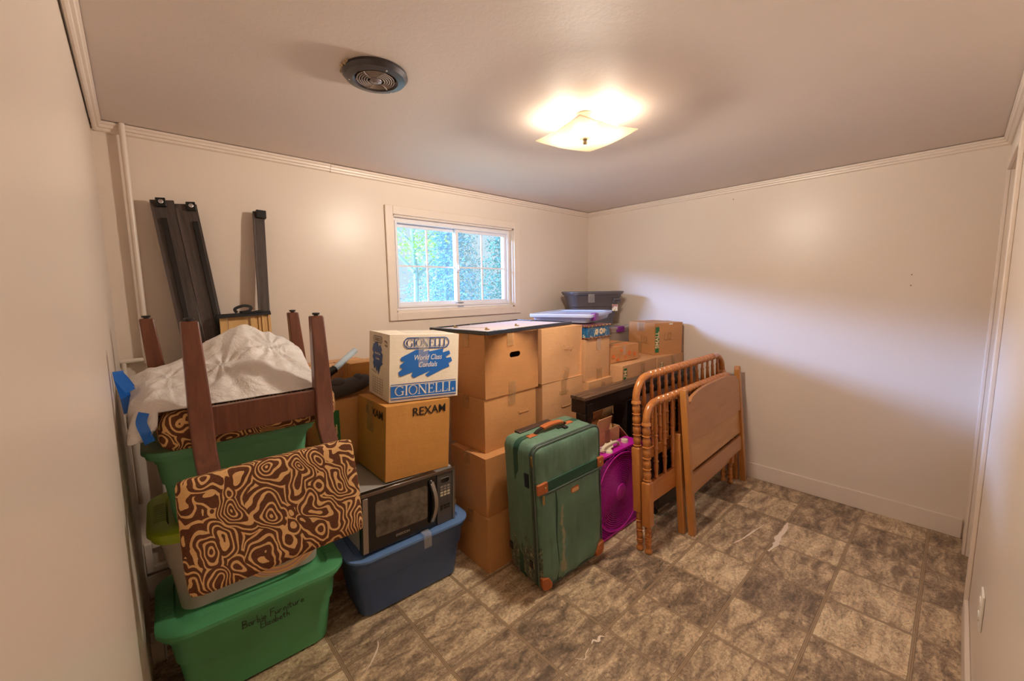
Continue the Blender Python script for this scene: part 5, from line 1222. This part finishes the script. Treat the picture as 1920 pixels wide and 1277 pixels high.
# ================================================================== green suitcase
def suit_mat():
    t = NT('green_suitcase_cloth'); c = hexc('587A64'); v = t.mapping(); n = t.noise(v, 6, 5, .6); f = t.noise(t.mapping((300, 300, 300)), 1, 1, .5)
    base = t.ramp(n, [(.3, tuple(q*.78 for q in c)), (.7, tuple(q*1.25 for q in c))])
    fl = t.ramp(t.noise(v, 160, 3, .7), [(.68, 0.0), (.74, 1.0)]); base = t.mix(t.math('MULTIPLY', fl, .35), base, hexc('A9B79A'))
    z = t.sep(t.tc.outputs['Object']); 
    # mud splashed up the left end and along the front pleat
    left = t.math('LESS_THAN', z[0], .02)
    m1 = t.ramp(t.math('ADD', t.math('MULTIPLY', t.noise(v, 16, 7, .75), 1.0), t.math('MULTIPLY', t.math('SUBTRACT', .30, z[2]), 1.3)), [(.56, 0.0), (.64, 1.0)])
    dark = t.mix(t.math('MULTIPLY', t.math('MULTIPLY', m1, left), .75), base, t.ramp(t.noise(v, 45, 5, .7), [(.4, hexc('1E2019')), (.53, hexc('4A4838')), (.60, hexc('A89A7A'))]))
    dx = t.math('ABSOLUTE', t.math('SUBTRACT', t.math('SUBTRACT', z[0], .155), t.math('MULTIPLY', t.math('SUBTRACT', t.noise(t.mapping((1, 1, 1)), 5, 3, .5), .5), .16)))
    zm = t.math('MULTIPLY', t.math('GREATER_THAN', z[2], .06), t.math('LESS_THAN', z[2], .42))
    m2 = t.math('MULTIPLY', t.math('MULTIPLY', t.ramp(t.math('ADD', dx, t.math('MULTIPLY', t.math('SUBTRACT', t.noise(v, 35, 5, .7), .5), .07)), [(.004, 1.0), (.016, 0.0)]), zm), t.math('SUBTRACT', 1.0, left))
    t.col(t.mix(t.math('MULTIPLY', m2, .6), dark, hexc('A59470')))
    t.b.inputs['Roughness'].default_value = .6; t.b.inputs['Sheen Weight'].default_value = .1
    fold = t.noise(t.mapping((7, 7, 1.1)), 3.2, 3, .5)
    t.bump(t.math('ADD', fold, t.math('MULTIPLY', f, .04)), .5, .02); return t.m
SUIT = suit_mat(); SEAM = mat('grey_green_piping', '4C5A50', .5); SDG = mat('dark_green_webbing', '1E4A38', .6, bump=.2, bscale=300); TANL = mat('tan_leather', 'B0602F', .45, var=.12, vscale=30); BKP = mat('black_plastic', '1B1A1A', .4)
sc_ = thing('suitcase', 'tall dark green fabric suitcase with tan leather trim and mud stains', 'suitcase', (-.674, -.301, .0), (.007, -.060, -.093))
SW, SD, SHh = .456, .285, .752; z0s = .012
soft_box('body', SUIT, sc_, 0, SW, .034, SD, z0s, SHh, .045, None, .006, 14)
# front pocket panel, slightly proud, with gathers
bm = B(); NXs, NZs = 44, 60
def fp(u, v):
    x = .006+(SW-.012)*u; z = z0s+.006+(SHh-.022)*v
    edge = min(min(u, 1-u)*SW, min(v, 1-v)*SHh); pf = .016*(1-math.exp(-edge/.02))
    zb = (z-z0s)/(SHh-z0s)
    if zb > .78: pf += .0035*sin(u*34+mnoise.noise(Vector((u*6, v*3, 0)))*3)*min(1, (zb-.76)/.04)*max(0, 1-(zb-.78)/.2)
    elif zb < .68:
        pf += .0045*sin(u*16+mnoise.noise(Vector((u*5, v*2, 5)))*4)*min(1, (.68-zb)/.10)*.8
        q = (u-.27-.03*(1-zb)); pf += .010*math.exp(-(q/.05)**2)*(1 if q > 0 else .2)*min(1, (.68-zb)/.3)
        pf += .004*mnoise.noise(Vector((u*7, v*5, 2)))
    else: pf += .001
    return (x, .034-pf, z)
def corner(u, v):   # squeeze the grid to rounded corners
    x, y, z = fp(u, v); r = .04; cx_ = min(max(x, r+.006), SW-r-.006); cz_ = min(max(z, z0s+r), SHh-r); dx, dz = x-cx_, z-cz_
    if dx and dz:
        m_ = max(abs(dx), abs(dz)); l = sqrt(dx*dx+dz*dz); x = cx_+dx*m_/l; z = cz_+dz*m_/l
    return (x, y, z)
g = [[bm.verts.new(corner(i/NXs, j/NZs)) for j in range(NZs+1)] for i in range(NXs+1)]
for i in range(NXs):
    for j in range(NZs): bm.faces.new((g[i][j], g[i+1][j], g[i+1][j+1], g[i][j+1]))
rim = [g[i][0] for i in range(NXs+1)]+[g[NXs][j] for j in range(1, NZs+1)]+[g[i][NZs] for i in range(NXs-1, -1, -1)]+[g[0][j] for j in range(NZs-1, 0, -1)]
bk = [bm.verts.new((v.co.x, .05, v.co.z)) for v in rim]
for k in range(len(rim)): q = (k+1) % len(rim); bm.faces.new((rim[k], bk[k], bk[q], rim[q]))
mesh_from(bm, 'front_pocket', SUIT, sc_, smooth=True, sharp=False)
bm = B()
for y, rr_ in ((.036, .0048), (.052, .0026), (.060, .0026)): sweep(bm, [(p[0], y, p[1]) for p in rrect(SW+.002, SHh-z0s, .045, 6, cx=SW/2, cy=(SHh+z0s)/2)], rr_, 8, closed=True)
mesh_from(bm, 'piping', SEAM, sc_, smooth=True)
bm = B(); sweep(bm, [(p[0], .165, p[1]) for p in rrect(SW+.004, SHh-z0s+.004, .05, 6, cx=SW/2, cy=(SHh+z0s)/2)], 1, flat=(.034, .004), closed=False, up=(1, 0, 0)); mesh_from(bm, 'webbing_band', SDG, sc_, smooth=True)
zb = z0s+(SHh-z0s)*.735
bm = B(); sweep(bm, wave_line([(.118, .0185, zb-.05), (.122, .0165, .42), (.112, .0170, .28), (.118, .0175, .14), (.108, .021, .03)], 6), .0030, 8); mesh_from(bm, 'pleat_seam', SDG, sc_, smooth=True)
bm = B(); box(bm, .006, SW-.006, .0115, .03, zb-.026, zb+.022); mesh_from(bm, 'pocket_band', SDG, sc_, bevel=.003)
bm = B(); sweep(bm, [(.01, .012, zb-.034), (SW-.01, .012, zb-.034)], .0034, 8); sweep(bm, [(.01, .0125, zb-.043), (SW-.01, .0125, zb-.043)], .0028, 8); mesh_from(bm, 'pocket_zip', SEAM, sc_, smooth=True)
for x0_, x1_ in ((-.003, .060), (SW-.042, SW+.003)):
    bm = B(); box(bm, x0_, x1_, .0055, .02, zb-.028, zb+.024); tb = mesh_from(bm, 'leather_tab', TANL, sc_, bevel=.003)
    bm = B(); lathe(bm, [(.006, 0), (.004, .003), (0, .004)], 12, Matrix.Translation((x0_+.046 if x0_ < .1 else x0_+.016, .005, zb)) @ Matrix.Rotation(pi/2, 4, 'X')); mesh_from(bm, 'rivet', BRASS, tb, smooth=True)
for (cx_, s_) in ((.0, 1), (SW, -1)):
    bm = B(); P = [(cx_+s_*.003, z0s+.035), (cx_+s_*.012, z0s+.012), (cx_+s_*.035, z0s+.002), (cx_+s_*.062, z0s+.004), (cx_+s_*.068, z0s+.028), (cx_+s_*.045, z0s+.066), (cx_+s_*.004, z0s+.078)]
    prism(bm, P, -.004 if True else 0, .03, Matrix(((1,0,0,0),(0,1,0,.0165),(0,0,1,0),(0,0,0,1))) @ Matrix(((1,0,0,0),(0,0,1,0),(0,1,0,0),(0,0,0,1)))); mesh_from(bm, 'leather_corner', TANL, sc_, bevel=.004)
for x_, z_, tz in ((.030, zb-.060, 0), (-.006, SHh-.060, .2)):
    bm = B(); sbox(bm, (x_, .008 if x_ > 0 else .040, z_), (.012, .003, .045) if x_ > 0 else (.004, .012, .050)); sbox(bm, (x_, .005 if x_ > 0 else .040, z_+.018), (.007, .005, .010)); mesh_from(bm, 'zip_pull', BRASS, sc_, bevel=.001)
bm = B(); prism(bm, rrect(.058, .030, .012, 6, cx=.245, cy=zb-.085), 0, .004, Matrix(((1,0,0,0),(0,0,-1,.016),(0,1,0,0),(0,0,0,1)))); lb = mesh_from(bm, 'leather_label', TANL, sc_, bevel=.001)
bm = B(); prism(bm, rrect(.046, .018, .006, 6, cx=.245, cy=zb-.085), 0, .0015, Matrix(((1,0,0,0),(0,0,-1,.0118),(0,1,0,0),(0,0,0,1)))); mesh_from(bm, 'metal_plate', mat('label_plate', 'D8AA78', .35, .3), lb)
# handles, straps and wheels
bm = B(); P = wave_line([(.11, .15, SHh+.004), (.14, .15, SHh+.022), (.22, .15, SHh+.032), (.30, .15, SHh+.024), (.33, .15, SHh+.004)], 6); sweep(bm, P, 1, flat=(.020, .005), up=(0, 0, 1)); hd = mesh_from(bm, 'top_handle', BKP, sc_, smooth=True)
bm = B(); sweep(bm, P[8:19], 1, flat=(.036, .014), up=(0, 0, 1)); mesh_from(bm, 'leather_grip', TANL, hd, bevel=.003)
for x_ in (.095, .345):
    bm = B(); sbox(bm, (x_, .15, SHh+.006), (.055, .030, .006)); mesh_from(bm, 'leather_tab', TANL, sc_, bevel=.003)
bm = B(); box(bm, .07, .30, .215, .262, SHh-.002, SHh+.010); mesh_from(bm, 'pull_handle_cover', mat('brown_plastic_cover', '3E2F2A', .4), sc_, bevel=.003)
bm = B(); box(bm, .245, .30, .118, .132, SHh+.002, SHh+.012); box(bm, .27, .295, .095, .12, SHh+.004, SHh+.014); mesh_from(bm, 'buckle', BKP, sc_, bevel=.002)
bm = B(); box(bm, -.009, .001, .072, .100, .545, .615); mesh_from(bm, 'side_buckle', BKP, sc_, bevel=.002)
bm = B(); box(bm, -.007, .001, .075, .098, .115, .155); mesh_from(bm, 'side_buckle', BKP, sc_, bevel=.002)
bm = B(); box(bm, -.007, .001, .235, .26, .135, .175); mesh_from(bm, 'side_buckle', BKP, sc_, bevel=.002)
for x_ in (.05, SW-.05):
    bm = B(); lathe(bm, [(.018, -.012), (.020, -.009), (.020, .009), (.018, .012)], 18, Matrix.Translation((x_, .26, .0215-.003)) @ Matrix.Rotation(pi/2, 4, 'Y')); mesh_from(bm, 'wheel', BKP, sc_, smooth=True)
